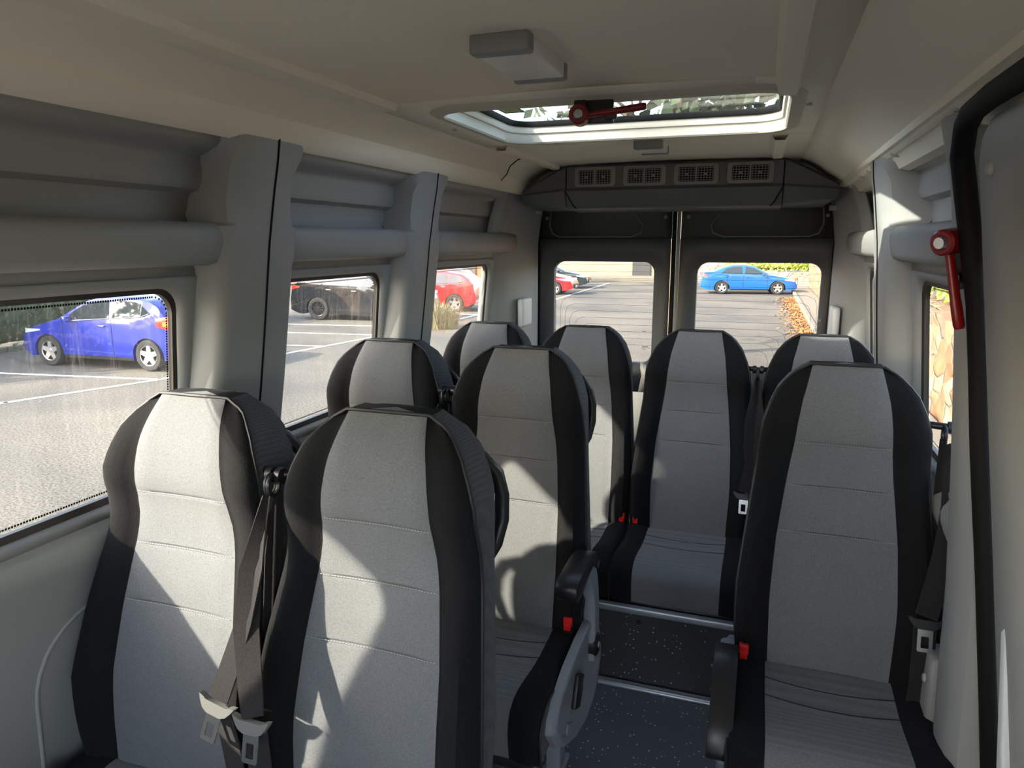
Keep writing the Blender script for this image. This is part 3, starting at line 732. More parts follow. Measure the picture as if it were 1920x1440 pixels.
def back_row(t):
    w = lerp(W_T, t); g = lerp(G_T, t); fc = smooth_tab(FC, t); fb = smooth_tab(FB, t); th = lerp(TH, t)
    gro = 0
    for s in STITCH:
        if abs(t - s) < .0005: gro = .007
        elif abs(t - s) < .012: gro = .0015
    edge = lerp([(-.08, .02), (0, .012), (.7, .010), (.74, .014), (.765, .0)], t)
    pts = []
    half = []
    for k in range(0, 7):
        f = k / 6; bow = .006 * f * f
        half.append((g * f, fc + bow - gro * (1 - f ** 6), 0))
    half[-1] = (g, fc + .002, 0)
    bw = w - g
    for f, h in ((.08, .10), (.25, .55), (.5, .95), (.72, 1.0), (.88, .72), (.97, .30), (1.0, .0)):
        half.append((g + bw * f, fc + fb * h - (edge if f == 1 else edge * .3 * (f > .9)), 1))
    side = [(w + .001, fc - .030, 2), (w - .002, -.055, 2), (w - .012, -th + .012, 2), (w - .03, -th, 2), (w * .5, -th - .006, 2), (0, -th - .008, 2)]
    full = half + side
    L = [(-x, y, m) for x, y, m in reversed(full[1:-1])]
    loop = full + L
    return [(x, -y + K * t, SH + t) for x, y, m in loop], [m for x, y, m in loop], len(half)
def make_backrest():
    ts = sorted(set([-.08, -.04, 0, .04, .08, .12, .16, .2, .24, .28, .315] + [s + d for s in STITCH for d in (-.010, -.005, 0, .005, .010)] + [.38, .41, .49, .52, .595, .62, .645, .665, .685, .70, .715, .73, .742, .752, .760, .765]))
    rows = [back_row(t) for t in ts]
    mb = MB(); n = len(rows[0][0]); nh = rows[0][2]
    mb.grid([r[0] for r in rows], 0, closed=True)
    # material per column: grey centre, black bolsters, mesh side/back
    def colmat(k):
        k2 = (k + 1) % n
        def cls(j):
            jj = j if j <= n // 2 else n - j
            return jj
        a, b_ = cls(k), cls(k2); lo = min(a, b_)
        return 0 if lo < 6 else (1 if lo < nh - 1 else 2)
    mb.mi = [colmat(i % n) for i in range(len(mb.f))]
    m = len(mb.v); top = rows[-1][0]; bot = rows[0][0]
    c = (0, K * .765 + .03, SH + .768); mb.v.append(c)
    for k in range(n): mb.f.append(((len(rows) - 1) * n + k, (len(rows) - 1) * n + (k + 1) % n, m)); mb.mi.append(1 if colmat(k) == 2 else colmat(k))
    mb.f.append(tuple(reversed(range(n)))); mb.mi.append(2)
    return mb
def front_pt(x, t, lift=0):
    """point on the front face of the backrest"""
    r, ms, nh = back_row(t + .0007); hp = r[:nh]
    ax = abs(x)
    for a, b_ in zip(hp, hp[1:]):
        if a[0] <= ax <= b_[0] + 1e-9:
            f = (ax - a[0]) / max(1e-6, b_[0] - a[0]); return (x, a[1] + (b_[1] - a[1]) * f - lift, SH + t)
    return (x, hp[-1][1] - lift, SH + t)
def build_seat_meshes():
    S = {}
    S['backrest'] = (make_backrest(), ['seat_grey', 'seat_black', 'seat_side'])
    # piping along the edge of the bolsters and over the top
    p = MB(); nh = back_row(0)[2]
    ts = frange(-.05, .74, 40) + [.75, .758, .7655]
    right = [Vector(back_row(t)[0][nh - 1]) for t in ts]; right = [v + Vector((.001, -.002, .0)) for v in right]
    top = [Vector((x, right[-1].y - .002, right[-1].z + .0015)) for x in (.06, .03, 0, -.03, -.06)]
    left = [Vector((-v.x, v.y, v.z)) for v in reversed(right)]
    p.tube(right + top + left, .0036, n=6); S['piping'] = (p, 'piping')
    # seam threads
    for si, st in enumerate(STITCH):
        s = MB(); g = lerp(G_T, st); x = -g + .006
        while x < g - .006:
            a = front_pt(x, st, .0005); b_ = front_pt(x + .0036, st, .0005)
            s.tube([(a[0], a[1] - .0012, a[2] + .0015), (b_[0], b_[1] - .0012, b_[2] + .0015)], .0007, n=4)
            x += .0062
        S['stitching%d' % si] = (s, 'thread')
    # seat cushion
    c = MB(); G = .146; W = .222
    path = [(.06, -.02), (.03, 0.0), (-.02, .004), (-.08, .0), (-.13, -.003), (-.19, .0), (-.25, .008), (-.31, .014), (-.345, .010), (-.368, -.003), (-.382, -.024), (-.386, -.05), (-.382, -.09), (-.375, -.125)]
    cols = []
    for k in range(-13, 14):
        a = abs(k); sg = -1 if k < 0 else 1
        if a <= 6: x, b_ = G * a / 6, 0.0
        else:
            f = [.06, .25, .5, .75, .9, .98, 1.0][a - 7]; x = G + (W - G) * f; b_ = [.1, .6, 1, .95, .6, .1, -.5][a - 7]
        cols.append((sg * x, b_, a))
    rows = []
    for i, (y, z) in enumerate(path):
        ln = i / (len(path) - 1); fr = max(0, min(1, (y + .40) / .1))
        row = []
        for x, b_, a in cols:
            if i < 8: row.append((x, y, SH + z + .016 * b_))
            else: 
                dirn = Vector((-1, .3)) if i > 10 else Vector((-.7, .7)); row.append((x, y + dirn.x * .012 * b_, SH + z + dirn.y * .012 * b_))
        rows.append(row)
    # side skirts: bring edges down
    full = []
    for i, row in enumerate(rows):
        y, z = path[i]; zb_ = SH - .125
        l = [(row[0][0] - .0, min(.06, row[0][1] + .012), zb_), (row[0][0] - .003, row[0][1] + .004, SH + z - .03 if z - .03 > -.125 else zb_)]
        r_ = [(-q[0], q[1], q[2]) for q in reversed(l)]
        full.append(l + row + r_)
    n = len(full[0]); c.grid(full); c.mi = []
    for i in range(len(full) - 1):
        for k in range(n - 1):
            kk = k - 2
            if kk < 0 or kk >= 26: c.mi.append(2)
            else:
                a = min(abs(kk - 13), abs(kk + 1 - 13)); c.mi.append(0 if a < 6 else 1)
    c.f.append(tuple(i * n for i in range(len(full))) + tuple(i * n + n - 1 for i in reversed(range(len(full))))); c.mi.append(2)
    c.f.append(tuple(range(n))); c.mi.append(2)
    S['seat_cushion'] = (c, ['seat_grey', 'seat_black', 'seat_side'])
    q = MB()
    for y0, dip in ((-.075, .018), (-.145, .022)):
        pts = []
        for k in range(13):
            x = -G + 2 * G * k / 12; y = y0 - dip * (1 - (x / G) ** 2); z = lerp([(-.345, .010), (-.31, .014), (-.25, .008), (-.19, 0), (-.13, -.003), (-.08, 0), (-.02, .004)], y)
            pts.append((x, y, SH + z + .0002))
        q.tube(pts, .0016, n=5)
    for sgn in (-1, 1):
        q.tube([(sgn * (W + .002), y - .001, SH + z - .008 + (0 if z > -.03 else .0)) for y, z in path[1:]], .0034, n=6)
    S['cushion_seam'] = (q, 'piping')
    # pan and legs
    m = MB(); m.box((0, -.16, SH - .142), (.40, .42, .030), ch=.006); S['seat_pan'] = (m, 'black')
    m = MB(); m.box((0, 0, (SH - .155) / 2), (.045, .06, SH - .155), ch=.006); m.box((0, 0, .010), (.06, .11, .02), ch=.004); S['leg'] = (m, 'armgrey')
    # grab handle at the back corner
    h = MB()
    pts = [(.120, .20, SH + .680), (.150, .235, SH + .672), (.172, .255, SH + .635), (.180, .262, SH + .59), (.180, .260, SH + .54), (.172, .245, SH + .495), (.160, .215, SH + .465), (.140, .18, SH + .45)]
    h.tube(pts, [.011, .013, .014, .014, .014, .014, .013, .011], n=10, flat=1.2); S['grab_handle_r'] = (h, 'black')
    h = MB(); h.tube([(-x, y, z) for x, y, z in pts], [.011, .013, .014, .014, .014, .014, .013, .011], n=10, flat=1.2); S['grab_handle_l'] = (h, 'black')
    return S
SEAT = build_seat_meshes()
SEAT_ME = {}
def seat_part(key, name, parent, loc=(0, 0, 0)):
    if key not in SEAT_ME:
        o = SEAT[key][0].build(name, SEAT[key][1], parent); SEAT_ME[key] = o
    else:
        o = SEAT_ME[key].copy(); o.name = name; COL.objects.link(o); o.parent = parent
    o.location = loc
    return o
def tongue(parent, p, ang=0, housing='black'):
    """belt tongue: plastic grip and slotted steel plate; lies in the x/z plane at p"""
    Rm = Matrix.Rotation(ang, 3, 'Y') @ Matrix.Rotation(R(-12), 3, 'X')
    m = MB()
    prof = [(-.034, .012), (-.030, .002), (-.022, -.012), (-.012, -.018), (.012, -.018), (.022, -.012), (.030, .002), (.034, .012), (.026, .010), (.020, .006), (-.020, .006), (-.026, .010)]
    m.prism([(a * 1.12, b_ * .92) for a, b_ in prof], lambda a, b_, d: Vector(p) + Rm @ Vector((a, d, b_)), -.006, .006)
    t = m.build('tongue_grip', housing, parent)
    q = MB()
    o2 = rrect(-.0155, .0155, -.068, -.014, .004, 3); i2 = rrect(-.008, .008, -.059, -.033, .002, 3)
    A = [Vector(p) + Rm @ Vector((a, -.0012, b_)) for a, b_ in o2]; B = [Vector(p) + Rm @ Vector((a, -.0012, b_)) for a, b_ in i2]
    A2 = [Vector(p) + Rm @ Vector((a, .0012, b_)) for a, b_ in o2]; B2 = [Vector(p) + Rm @ Vector((a, .0012, b_)) for a, b_ in i2]
    q.grid([r + r[:1] for r in (A2, A, B, B2, A2)])
    q.build('tongue_plate', 'steel', parent)
def seat(loc, label, group, belt, tpos=None, arm=None, armrot=0, buckle=None, legs=True, thandle=(True, True), housing='black', tang=0):
    """belt: +1 right, -1 left side (retractor side). tpos: tongue position (x, y, z)"""
    root = empty('passenger_seat', loc, label, 'seat', group)
    seat_part('backrest', 'backrest', root); b = SEAT_LAST = root.children[-1] if False else None
    seat_part('piping', 'piping', root); [seat_part('stitching%d' % i, 'stitching', root) for i in range(3)]
    seat_part('seat_cushion', 'seat_cushion', root); seat_part('cushion_seam', 'cushion_seam', root)
    seat_part('seat_pan', 'seat_pan', root)
    if legs:
        for x in (-.15, .15):
            for y in (-.28, .02): seat_part('leg', 'leg', root, (x, y, 0))
    if thandle[0]: seat_part('grab_handle_l', 'grab_handle', root)
    if thandle[1]: seat_part('grab_handle_r', 'grab_handle', root)
    # belt guide on the shoulder
    s = belt; gx = s * .205; gy = .105; gz = SH + .635
    m = MB(); m.cyl((gx - s * .03, gy + .02, gz), (gx + s * .028, gy + .0, gz), .009, n=12); m.cyl((gx + s * .022, gy, gz), (gx + s * .034, gy - .001, gz), .015, n=16)
    m.tube([(gx + s * .014, gy - .013 + .016 * math.cos(a), gz - .016 + .020 * math.sin(a)) for a in frange(0, 2 * math.pi * 11 / 12, 12)], .0045, n=8, closed=True)
    m.build('belt_guide', 'black', root)
    tp = Vector(tpos) if tpos else Vector((s * .200, -.055, SH + .20))
    g0 = Vector((gx + s * .022, gy - .024, gz - .036)); bul = Vector((s * .018, -.012, 0))
    end = Vector((tp.x + s * .006, .0 if not tpos else min(.02, tp.y + .02), SH - .03))
    bm_ = MB()
    pts = [g0, g0.lerp(tp, .12) + bul * .3, g0.lerp(tp, .35) + bul, g0.lerp(tp, .6) + bul, g0.lerp(tp, .85) + bul * .4, tp + Vector((0, 0, .006))]
    bm_.ribbon(pts, [.020, .028, .040, .046, .046, .044], [Vector((.25 * s, -1, 0)), Vector((.5, -.8 * 1, 0)), Vector((1, -.6 * s, 0)), Vector((1, -.35 * s, 0)), Vector((1, -.15 * s, 0)), Vector((1, 0, 0))] if s > 0 else
               [Vector((.25, 1, 0)), Vector((.5, .8, 0)), Vector((1, .6, 0)), Vector((1, .35, 0)), Vector((1, .15, 0)), Vector((1, 0, 0))])
    bm_.ribbon([tp + Vector((0, .002, -.004)), tp.lerp(end, .3) + Vector((s * .004, .008, 0)), tp.lerp(end, .7) + Vector((s * .006, .01, 0)), end], .046, Vector((1, -.1 * s, 0)))
    # second strand behind, running down the side to the floor anchor
    bk = Vector((gx + s * .016, gy + .0, gz - .03))
    bm_.ribbon([bk, bk + Vector((s * .002, -.02, -.12)), bk + Vector((-s * .0, -.05, -.35)), Vector((s * .226, .03, SH + .0)), Vector((s * .228, .03, SH - .10))], [.020, .036, .046, .046, .046], Vector((.55, -1.0 * s, 0)) if s > 0 else Vector((.55, 1, 0)))
    bo = bm_.build('seat_belt', 'belt', root)
    tongue(bo, tp + Vector((0, -.004, -.004)), tang, housing)
    # buckle on the other side
    if buckle is not None:
        bx, by, bz = buckle
        m = MB(); m.box((bx, by, bz - .022), (.026, .022, .060), ch=.005, rot=None); bo2 = m.build('buckle', 'black', root)
        m = MB(); m.box((bx, by - .002, bz + .017), (.024, .020, .026), ch=.004); m.box((bx, by - .0125, bz + .004), (.018, .004, .022), ch=.001); m.build('release_button', 'red', bo2)
    if arm:
        s = arm; X0 = s * .224
        # side console
        poly = [(-.345, -.065), (-.335, -.03), (-.29, .0), (-.20, .022), (-.08, .032), (.03, .03), (.12, -.01), (.17, -.08), (.19, -.16), (.16, -.225), (.10, -.26), (.0, -.262), (-.12, -.232), (-.22, -.185), (-.30, -.13)]
        def fn(a, b_, d): return (X0 + s * d, a, SH + b_)
        m = MB(); cx = sum(a for a, _ in poly) / len(poly); cz = sum(b_ for _, b_ in poly) / len(poly)
        def sc(f): return [(cx + (a - cx) * f, cz + (b_ - cz) * f) for a, b_ in poly]
        rings = [[fn(a, b_, 0) for a, b_ in poly], [fn(a, b_, .014) for a, b_ in poly], [fn(a, b_, .022) for a, b_ in sc(.95)], [fn(a, b_, .022) for a, b_ in sc(.84)], [fn(a, b_, .016) for a, b_ in sc(.80)]]
        m.grid([r + r[:1] for r in rings]); k0 = len(m.v) - len(poly) - 1; m.f += [tuple(range(k0, k0 + len(poly))), tuple(range(len(poly)))]; m.mi += [0, 0]
        co = m.build('side_panel', 'armgrey', root)
        m = MB(); rot = Matrix.Rotation(R(-28), 3, 'X'); m.box((X0 + s * .022, -.115, SH - .095), (.012, .066, .085), rot=rot, ch=.003); m.build('recline_handle', 'black', co)
        m = MB(); m.box((X0 + s * .018, -.19, SH - .165), (.004, .055, .045), rot=Matrix.Rotation(R(-28), 3, 'X'), ch=.0015); m.build('cover_plate', 'armgrey', co)
        # armrest: curved grey arm with black pad, turning on a pivot
        piv = Vector((X0 + s * .016, .055, SH - .055))
        ar = bpy.data.objects.new('armrest', None); COL.objects.link(ar); ar.parent = root; ar.location = piv; ar.rotation_euler = (armrot, 0, 0); ar.scale = (.86, .92, .92)
        cl = [(.0, -.045, .030), (.004, .0, .036), (.004, .07, .034), (-.008, .15, .031), (-.030, .215, .032), (-.065, .270, .034), (-.11, .302, .034), (-.15, .312, .030)]
        m = MB(); rows = []
        for i, (y, z, h) in enumerate(cl):
            a = cl[min(i + 1, len(cl) - 1)]; b_ = cl[max(i - 1, 0)]; t = Vector((0, a[0] - b_[0], a[1] - b_[1])).normalized(); nn = Vector((0, -t.z, t.y))
            c0 = Vector((0, y, z)); rows.append([c0 + nn * h * u + Vector((v, 0, 0)) for u, v in ((1, -.012), (1, .012), (.85, .019), (-.85, .019), (-1, .012), (-1, -.012), (-.85, -.019), (.85, -.019))])
        m.grid(rows, closed=True); m.f += [tuple(range(8)), tuple(len(m.v) - 8 + k for k in reversed(range(8)))]; m.mi += [0, 0]
        m.build('arm', 'armgrey', ar)
        pad = [(-.030, .290), (-.055, .325), (-.09, .345), (-.15, .353), (-.24, .350), (-.305, .346), (-.318, .330), (-.314, .305), (-.29, .288), (-.24, .290), (-.16, .312), (-.11, .315), (-.075, .30), (-.05, .275)]
        m = MB(); cx = sum(a for a, _ in pad) / len(pad); cz = sum(b_ for _, b_ in pad) / len(pad)
        rings = []
        for d, f in ((-.027, .90), (-.031, .97), (-.029, 1.0), (.029, 1.0), (.031, .97), (.027, .90)):
            rings.append([Vector((d, cx + (a - cx) * (1 - (1 - f) * .3), cz + (b_ - cz) * f)) for a, b_ in pad])
        m.grid([r + r[:1] for r in rings]); q = len(pad) + 1; m.f += [tuple(range(len(pad))), tuple(5 * q + k for k in reversed(range(len(pad))))]; m.mi += [0, 0]
        m.build('arm_pad', 'black', ar)
        m = MB(); m.lathe([(.0, .026), (.030, .026), (.036, .020), (.036, -.020), (0, -.02)], (0, 0, 0), (s, 0, 0)); m.build('pivot_cap', 'black', ar)
        m = MB(); m.lathe([(.0, .031), (.008, .030), (.010, .026)], (0, 0, 0), (s, 0, 0)); m.build('pivot_screw', 'ventgrey', ar)
    return root
GA, GB, GC = 'seats of the front row', 'seats of the second row', 'seats of the rear bench'
def L(x, yb, zb): return (x, yb, zb - SH)
seat(L(-1.076, .97, -1.07), 'grey and black passenger seat in full sun beside the first left window', GA, 1, tpos=(.212, -.080, SH + .27), housing='tongue_grey', tang=R(14), buckle=(-.20, -.10, SH - .0), thandle=(True, True))
seat(L(-.632, .97, -1.07), 'grey and black passenger seat at the front, on the aisle, its tall back half sunlit', GA, -1, tpos=(-.150, -.090, SH + .26), housing='tongue_grey')
seat(L(-1.065, 1.76, -1.06), 'grey and black passenger seat in shade by the second left window', GB, 1)
seat(L(-.635, 1.75, -1.06), 'grey and black passenger seat with a raised grey armrest on the aisle side', GB, -1, arm=1, buckle=(.195, -.03, SH + .035))
seat(L(.215, 1.80, -1.07), 'single grey and black passenger seat on the right side of the aisle with lowered armrest', 'seats on the right side', 1, thandle=(False, False), tpos=(.182, -.105, SH + .235), arm=-1, armrot=R(44), buckle=(-.20, -.035, SH + .03))
for x, lab, s, bk in ((-1.085, 'rear bench seat in the left corner by the third window', 1, None), (-.665, 'rear bench seat with sunlit back, second from the left wall', -1, (.20, -.02, SH + .03)),
                  (-.215, 'rear bench seat fully seen at the end of the aisle', 1, (-.195, -.02, SH + .03)), (.225, 'rear bench seat in the right corner, behind the single seat', -1, None)):
    r_ = seat(L(x, 2.66, -1.10), lab, GC, s, buckle=bk, legs=False, thandle=(False, False))
    m = MB(); m.box((0, -.16, (PZ - (-1.10 - SH)) / 2 + (SH - .155) / 2), (.36, .36, max(.012, SH - .155 - (PZ + 1.10 + SH) + .004))); m.build('base', 'black', r_)

# ------------------------------------------------------------------ the car park
g_ = MB(); g_.box((0, 20, GROUND - .1), (160, 160, .2)); o = g_.build('ground', 'asphalt', smooth=False); tag(o, kind='structure')
def paint(name, pts, w, m='paint_line', label=None):
    mb = MB()
    for (x0, y0), (x1, y1) in zip(pts, pts[1:]):
        d = Vector((x1 - x0, y1 - y0, 0)); L_ = d.length; d.normalize(); n_ = Vector((-d.y, d.x, 0)) * w / 2
        a = Vector((x0, y0, GROUND + .004)); b_ = Vector((x1, y1, GROUND + .004)); u = Vector((0, 0, .004))
        mb.add([a + n_, a - n_, b_ - n_, b_ + n_, a + n_ + u, a - n_ + u, b_ - n_ + u, b_ + n_ + u], [(0, 1, 2, 3), (4, 5, 6, 7), (0, 1, 5, 4), (1, 2, 6, 5), (2, 3, 7, 6), (3, 0, 4, 7)])
    o = mb.build(name, m, smooth=False); tag(o, kind='structure'); return o
paint('parking_line', [(-12.2, 5.6), (-11.3, 7.55), (-10.46, 10.07), (-10.30, 12.9), (-9.85, 16.4), (-9.6, 19.2), (-9.4, 23.3), (-9.0, 29.7)], .11)
for a_, b_ in (((-15.6, 9.3), (-10.46, 10.07)), ((-13.2, 7.0), (-11.2, 7.75)), ((-15.5, 13.9), (-10.1, 14.8)), ((-15.5, 16.4), (-9.75, 17.15)), ((-15.8, 18.3), (-9.6, 19.2)), ((-15, 22.6), (-9.4, 23.3)), ((-8.7, 29.6), (-9.15, 44.5)), ((-15, 33), (-8.8, 34.0)), ((-15, 38), (-9, 38.9))):
    paint('parking_line', [a_, b_], .10)
paint('kerb_line', [(-16, 48.0), (-6.0, 47.2), (-3.2, 47.0)], .14, 'yellow_line')
def slab(name, c, d, m, kind='structure'):
    mb = MB(); mb.box(c, d, ch=min(.03, min(d) / 4)); o = mb.build(name, m, smooth=False)
    if kind: tag(o, kind=kind)
    return o
slab('kerb', (-9, 49.2, GROUND + .06), (15, .3, .14), 'concrete')
slab('kerb', (1.50, 26.5, GROUND + .07), (.16, 35, .16), 'concrete')
slab('footpath', (-9, 51.4, GROUND + .04), (15, 4.4, .10), 'concrete')
slab('footpath', (1.98, 26.5, GROUND + .05), (.82, 35, .12), 'concrete')

# cars --------------------------------------------------------------
def car(loc, ang, P, label, group=None):
    """front at local x = 0, rear at x = L; the angle turns the front-to-rear direction"""
    root = empty(P.get('name', 'parked_car'), (loc[0], loc[1], GROUND), label, 'car', group, rz=ang)
    top = P['top']; L_ = top[-1][0]; fw, rw = P['fw'], P['rw']; wr = P.get('wr', .32); W0 = P.get('W', .86); belt = P['belt']
    off = Vector((-P.get('ref', fw), W0 * P.get('near', 1), 0))     # put the near-side reference wheel at loc
    def W(x, z):
        w = W0 * (1 - .14 * max(0, 1 - x / .5) ** 2 - .10 * max(0, 1 - (L_ - x) / .45) ** 2)
        b_ = lerp(belt, x)
        if z > b_: w *= 1 - .36 * (z - b_)
        elif z > b_ - .14: w *= 1 - .012 * math.sin((z - b_ + .14) / .14 * math.pi)
        if z < .45: w *= 1 - .10 * (.45 - z)
        return w
    def bot(x):
        b_ = .20 + .10 * max(0, 1 - x / .3) + .12 * max(0, 1 - (L_ - x) / .35)
        for c in (fw, rw):
            r = wr + .055
            if abs(x - c) < r: b_ = max(b_, wr * .98 + math.sqrt(r * r - (x - c) ** 2) - .02)
        return b_
    def tz(x): return (lerp(top, x - .04) + 2 * lerp(top, x) + lerp(top, x + .04)) / 4
    xs = sorted(set([round(q, 3) for q in frange(0, L_, 54)] + [round(c + (wr + .055) * math.sin(a), 3) for c in (fw, rw) for a in frange(-1.55, 1.55, 15)]))
    rows = []
    for x in xs:
        x = min(max(x, 0), L_); t = max(tz(x), bot(x) + .05); b_ = bot(x)
        zs = [b_ + (t - .05 - b_) * k / 9 for k in range(10)]
        left = [(x, W(x, z), z) for z in zs]; wt = W(x, t)
        roof = [(x, wt * f, t - .05 + .05 * (1 - f ** 4) ** .5 + .02 * (1 - f * f)) for f in (.96, .85, .6, .3, 0)]
        half = left + roof
        rows.append(half + [(q[0], -q[1], q[2]) for q in reversed(half[:-1])])
    mb = MB(); mb.grid(rows, closed=True); n = len(rows[0]); mb.f += [tuple(range(n)), tuple(len(mb.v) - n + k for k in reversed(range(n)))]; mb.mi += [0, 0]
    mb.v = [Vector(v) + off for v in mb.v]
    mb.build('body', P['paint'], root)
    def side(name, m, fn_lo, fn_hi, xa, xb, s, lift, nx=14, parent=root, k=4):
        """patch hugging the body side between two height curves"""
        q = MB(); rr = []
        for x in frange(xa, xb, nx):
            lo, hi = fn_lo(x), fn_hi(x)
            if hi < lo: hi = lo
            rr.append([Vector((x, s * (W(x, z) + lift), z)) + off for z in frange(lo, hi, k)])
        q.grid(rr); o = q.build(name, m, parent); return o
    for s in (-1, 1):
        for xa, xb, sa, sb in P['windows']:   # slanted ends handled by limits
            hi = lambda x: min(tz(x) - .095, lerp(belt, x) + .02 + max(.0, (x - xa) * sa), lerp(belt, x) + .02 + max(.0, (xb - x) * sb))
            side('side_window', 'carglass', lambda x: lerp(belt, x) + .02, hi, xa, xb, s, .006, 24)
        for x in P.get('seams', []):
            q = MB(); q.tube([Vector((x, s * (W(x, z) + .001), z)) + off for z in frange(.30, lerp(belt, x), 8)], .006, n=5); q.build('door_seam', 'cardark', root)
        for x in P.get('handles', []):
            z = lerp(belt, x) - .13; q = MB(); q.box(Vector((x, s * (W(x, z) + .018), z)) + off, (.17, .03, .03), ch=.01); q.build('door_handle', P.get('handle_m', P['paint']), root)
        xm = P['mirror']; z = lerp(belt, xm) + .05; q = MB(); q.box(Vector((xm, s * (W(xm, z) + .09), z)) + off, (.11, .17, .12), ch=.03); q.build('wing_mirror', P['paint'], root)
        side('sill_trim', 'cardark', lambda x: .195, lambda x: .26, fw + wr + .08, rw - wr - .08, s, .004)
        x0, x1, z0, z1 = P['head']; side('headlamp', 'head', lambda x: z0 + (x - x0) * .15, lambda x: z1 - abs(x - x0) * .0, x0, x1, s, .006, 8)
        x0, x1, z0, z1 = P['tail']; side('tail_lamp', 'tail', lambda x: z0 + (x1 - x) * .25, lambda x: z1 - (x1 - x) * .15, x0, x1, s, .008, 8)
        if P.get('amber'): side('indicator_lamp', 'amber', lambda x: z0 + .08, lambda x: z0 + .17, x1 - .16, x1 - .02, s, .014, 5)
        if P.get('wtrim'): 
            for xa, xb, sa, sb in P['windows']:
                q = MB(); q.tube([Vector((x, s * (W(x, lerp(belt, x) + .012) + .008), lerp(belt, x) + .012)) + off for x in frange(xa, xb, 12)], .010, n=5); q.build('window_trim', 'chrome', root)
        for c in (fw, rw):
            y = s * (W0 - .10); wc = Vector((c, y, wr)) + off; ax = (0, s, 0)
            q = MB(); q.lathe([(wr * .62, .085), (wr * .70, .10), (wr * .93, .098), (wr, .07), (wr, -.09), (wr * .7, -.10), (wr * .5, -.08)], wc, ax, n=36)
            wh = q.build('wheel', 'tyre', root)
            q = MB(); q.lathe([(wr * .66, .078), (wr * .64, .096), (wr * .60, .088), (wr * .58, .03), (.0, .02)], wc, ax, 1, n=36)
            q.mi = [0 if i < 72 else 1 for i in range(len(q.mi))]
            ns = P.get('spokes', 5)
            for k in range(ns):
                a = 2 * math.pi * k / ns + .3; d = Vector((math.cos(a), 0, math.sin(a))); pz = Vector((-d.z, 0, d.x)); u = Vector((0, s, 0)); sw = P.get('sw', .034)
                p0 = wc + d * wr * .08 + u * .074; p1 = wc + d * wr * .61 + u * .086
                q.add([p0 + pz * sw * 1.2, p0 - pz * sw * 1.2, p1 - pz * sw * .8, p1 + pz * sw * .8, p0 + pz * sw * 1.2 - u * .03, p0 - pz * sw * 1.2 - u * .03, p1 - pz * sw * .8 - u * .03, p1 + pz * sw * .8 - u * .03],
                      [(0, 1, 2, 3), (0, 3, 7, 4), (1, 5, 6, 2), (4, 7, 6, 5)], 0)
            q.lathe([(.0, .088), (wr * .13, .086), (wr * .16, .07)], wc, ax, 0, n=16)
            q.build('rim', [P.get('rim', 'alloy'), 'cardark'], wh)
    # windscreen, rear window
    for name, (xa, xb, wf) in (('windscreen', P['wind']), ('rear_window', P['rear'])):
        q = MB(); rr = []
        for x in frange(xa, xb, 10):
            t = tz(x); rr.append([Vector((x, W(x, t) * f, t - .05 + .05 * (1 - abs(f) ** 4) ** .5 + .02 * (1 - f * f) + .008)) + off for f in frange(-wf, wf, 9)])
        q.grid(rr); q.build(name, 'carglass', root)
    q = MB(); q.box(Vector((.035, 0, .42)) + off, (.12, W0 * 1.1, .20), ch=.03); q.build('grille', 'cardark', root)
    q = MB(); q.box(Vector((-.03, 0, .40)) + off, (.02, .38, .10)); q.build('number_plate', 'plate', root)
    return root
FIESTA = dict(paint='p_blue', top=[(0, .50), (.06, .66), (.30, .80), (.85, .95), (1.10, 1.02), (1.75, 1.37), (2.2, 1.46), (2.8, 1.47), (3.4, 1.41), (3.62, 1.30), (3.80, 1.05), (3.90, .90), (3.95, .55)],
    fw=.80, rw=3.29, wr=.315, W=.85, belt=[(0, .78), (1.1, .92), (3.2, 1.06), (3.5, 1.16), (3.95, 1.2)], windows=[(1.32, 2.42, 1.1, 30), (2.50, 3.42, 6, .95)], seams=[1.22, 2.46], handles=[2.22], mirror=1.42,
    head=(.16, .62, .66, .76), tail=(3.55, 3.86, .82, 1.10), wind=(1.12, 1.92, .86), rear=(3.50, 3.78, .80), amber=True, sw=.05, spokes=5, wtrim=True, near=1, ref=3.29)
SEDAN = dict(paint='p_sky', top=[(0, .48), (.08, .66), (.5, .82), (1.30, .97), (2.05, 1.36), (2.45, 1.45), (3.0, 1.44), (3.40, 1.33), (3.95, 1.10), (4.4, 1.07), (4.52, .95), (4.57, .55)],
    fw=.92, rw=3.55, wr=.32, W=.87, belt=[(0, .80), (1.3, .92), (3.4, .99), (4.57, 1.02)], windows=[(1.50, 2.50, .8, 30), (2.58, 3.62, 30, .9)], seams=[1.42, 2.54, 3.30], handles=[2.36, 3.34], mirror=1.62,
    head=(.14, .60, .62, .74), tail=(4.25, 4.52, .80, .98), wind=(1.34, 2.12, .86), rear=(3.30, 3.92, .82), spokes=5, sw=.045, near=1)
SUV = dict(paint='p_black', top=[(0, .55), (.06, .85), (.4, 1.02), (1.25, 1.12), (1.95, 1.52), (2.4, 1.66), (3.2, 1.66), (4.0, 1.56), (4.35, 1.25), (4.6, 1.05), (4.66, .6)],
    fw=.88, rw=3.62, wr=.37, W=.93, belt=[(0, .95), (1.2, 1.05), (4.0, 1.16), (4.66, 1.2)], windows=[(1.45, 2.45, .8, 30), (2.53, 3.40, 30, 5), (3.46, 4.05, 6, 1.2)], seams=[1.35, 2.49, 3.43], handles=[2.3, 3.2], handle_m='chrome', mirror=1.6,
    head=(.1, .6, .80, .92), tail=(4.25, 4.58, .98, 1.14), wind=(1.28, 2.05, .86), rear=(4.0, 4.36, .8), spokes=10, sw=.02, rim='darkalloy')
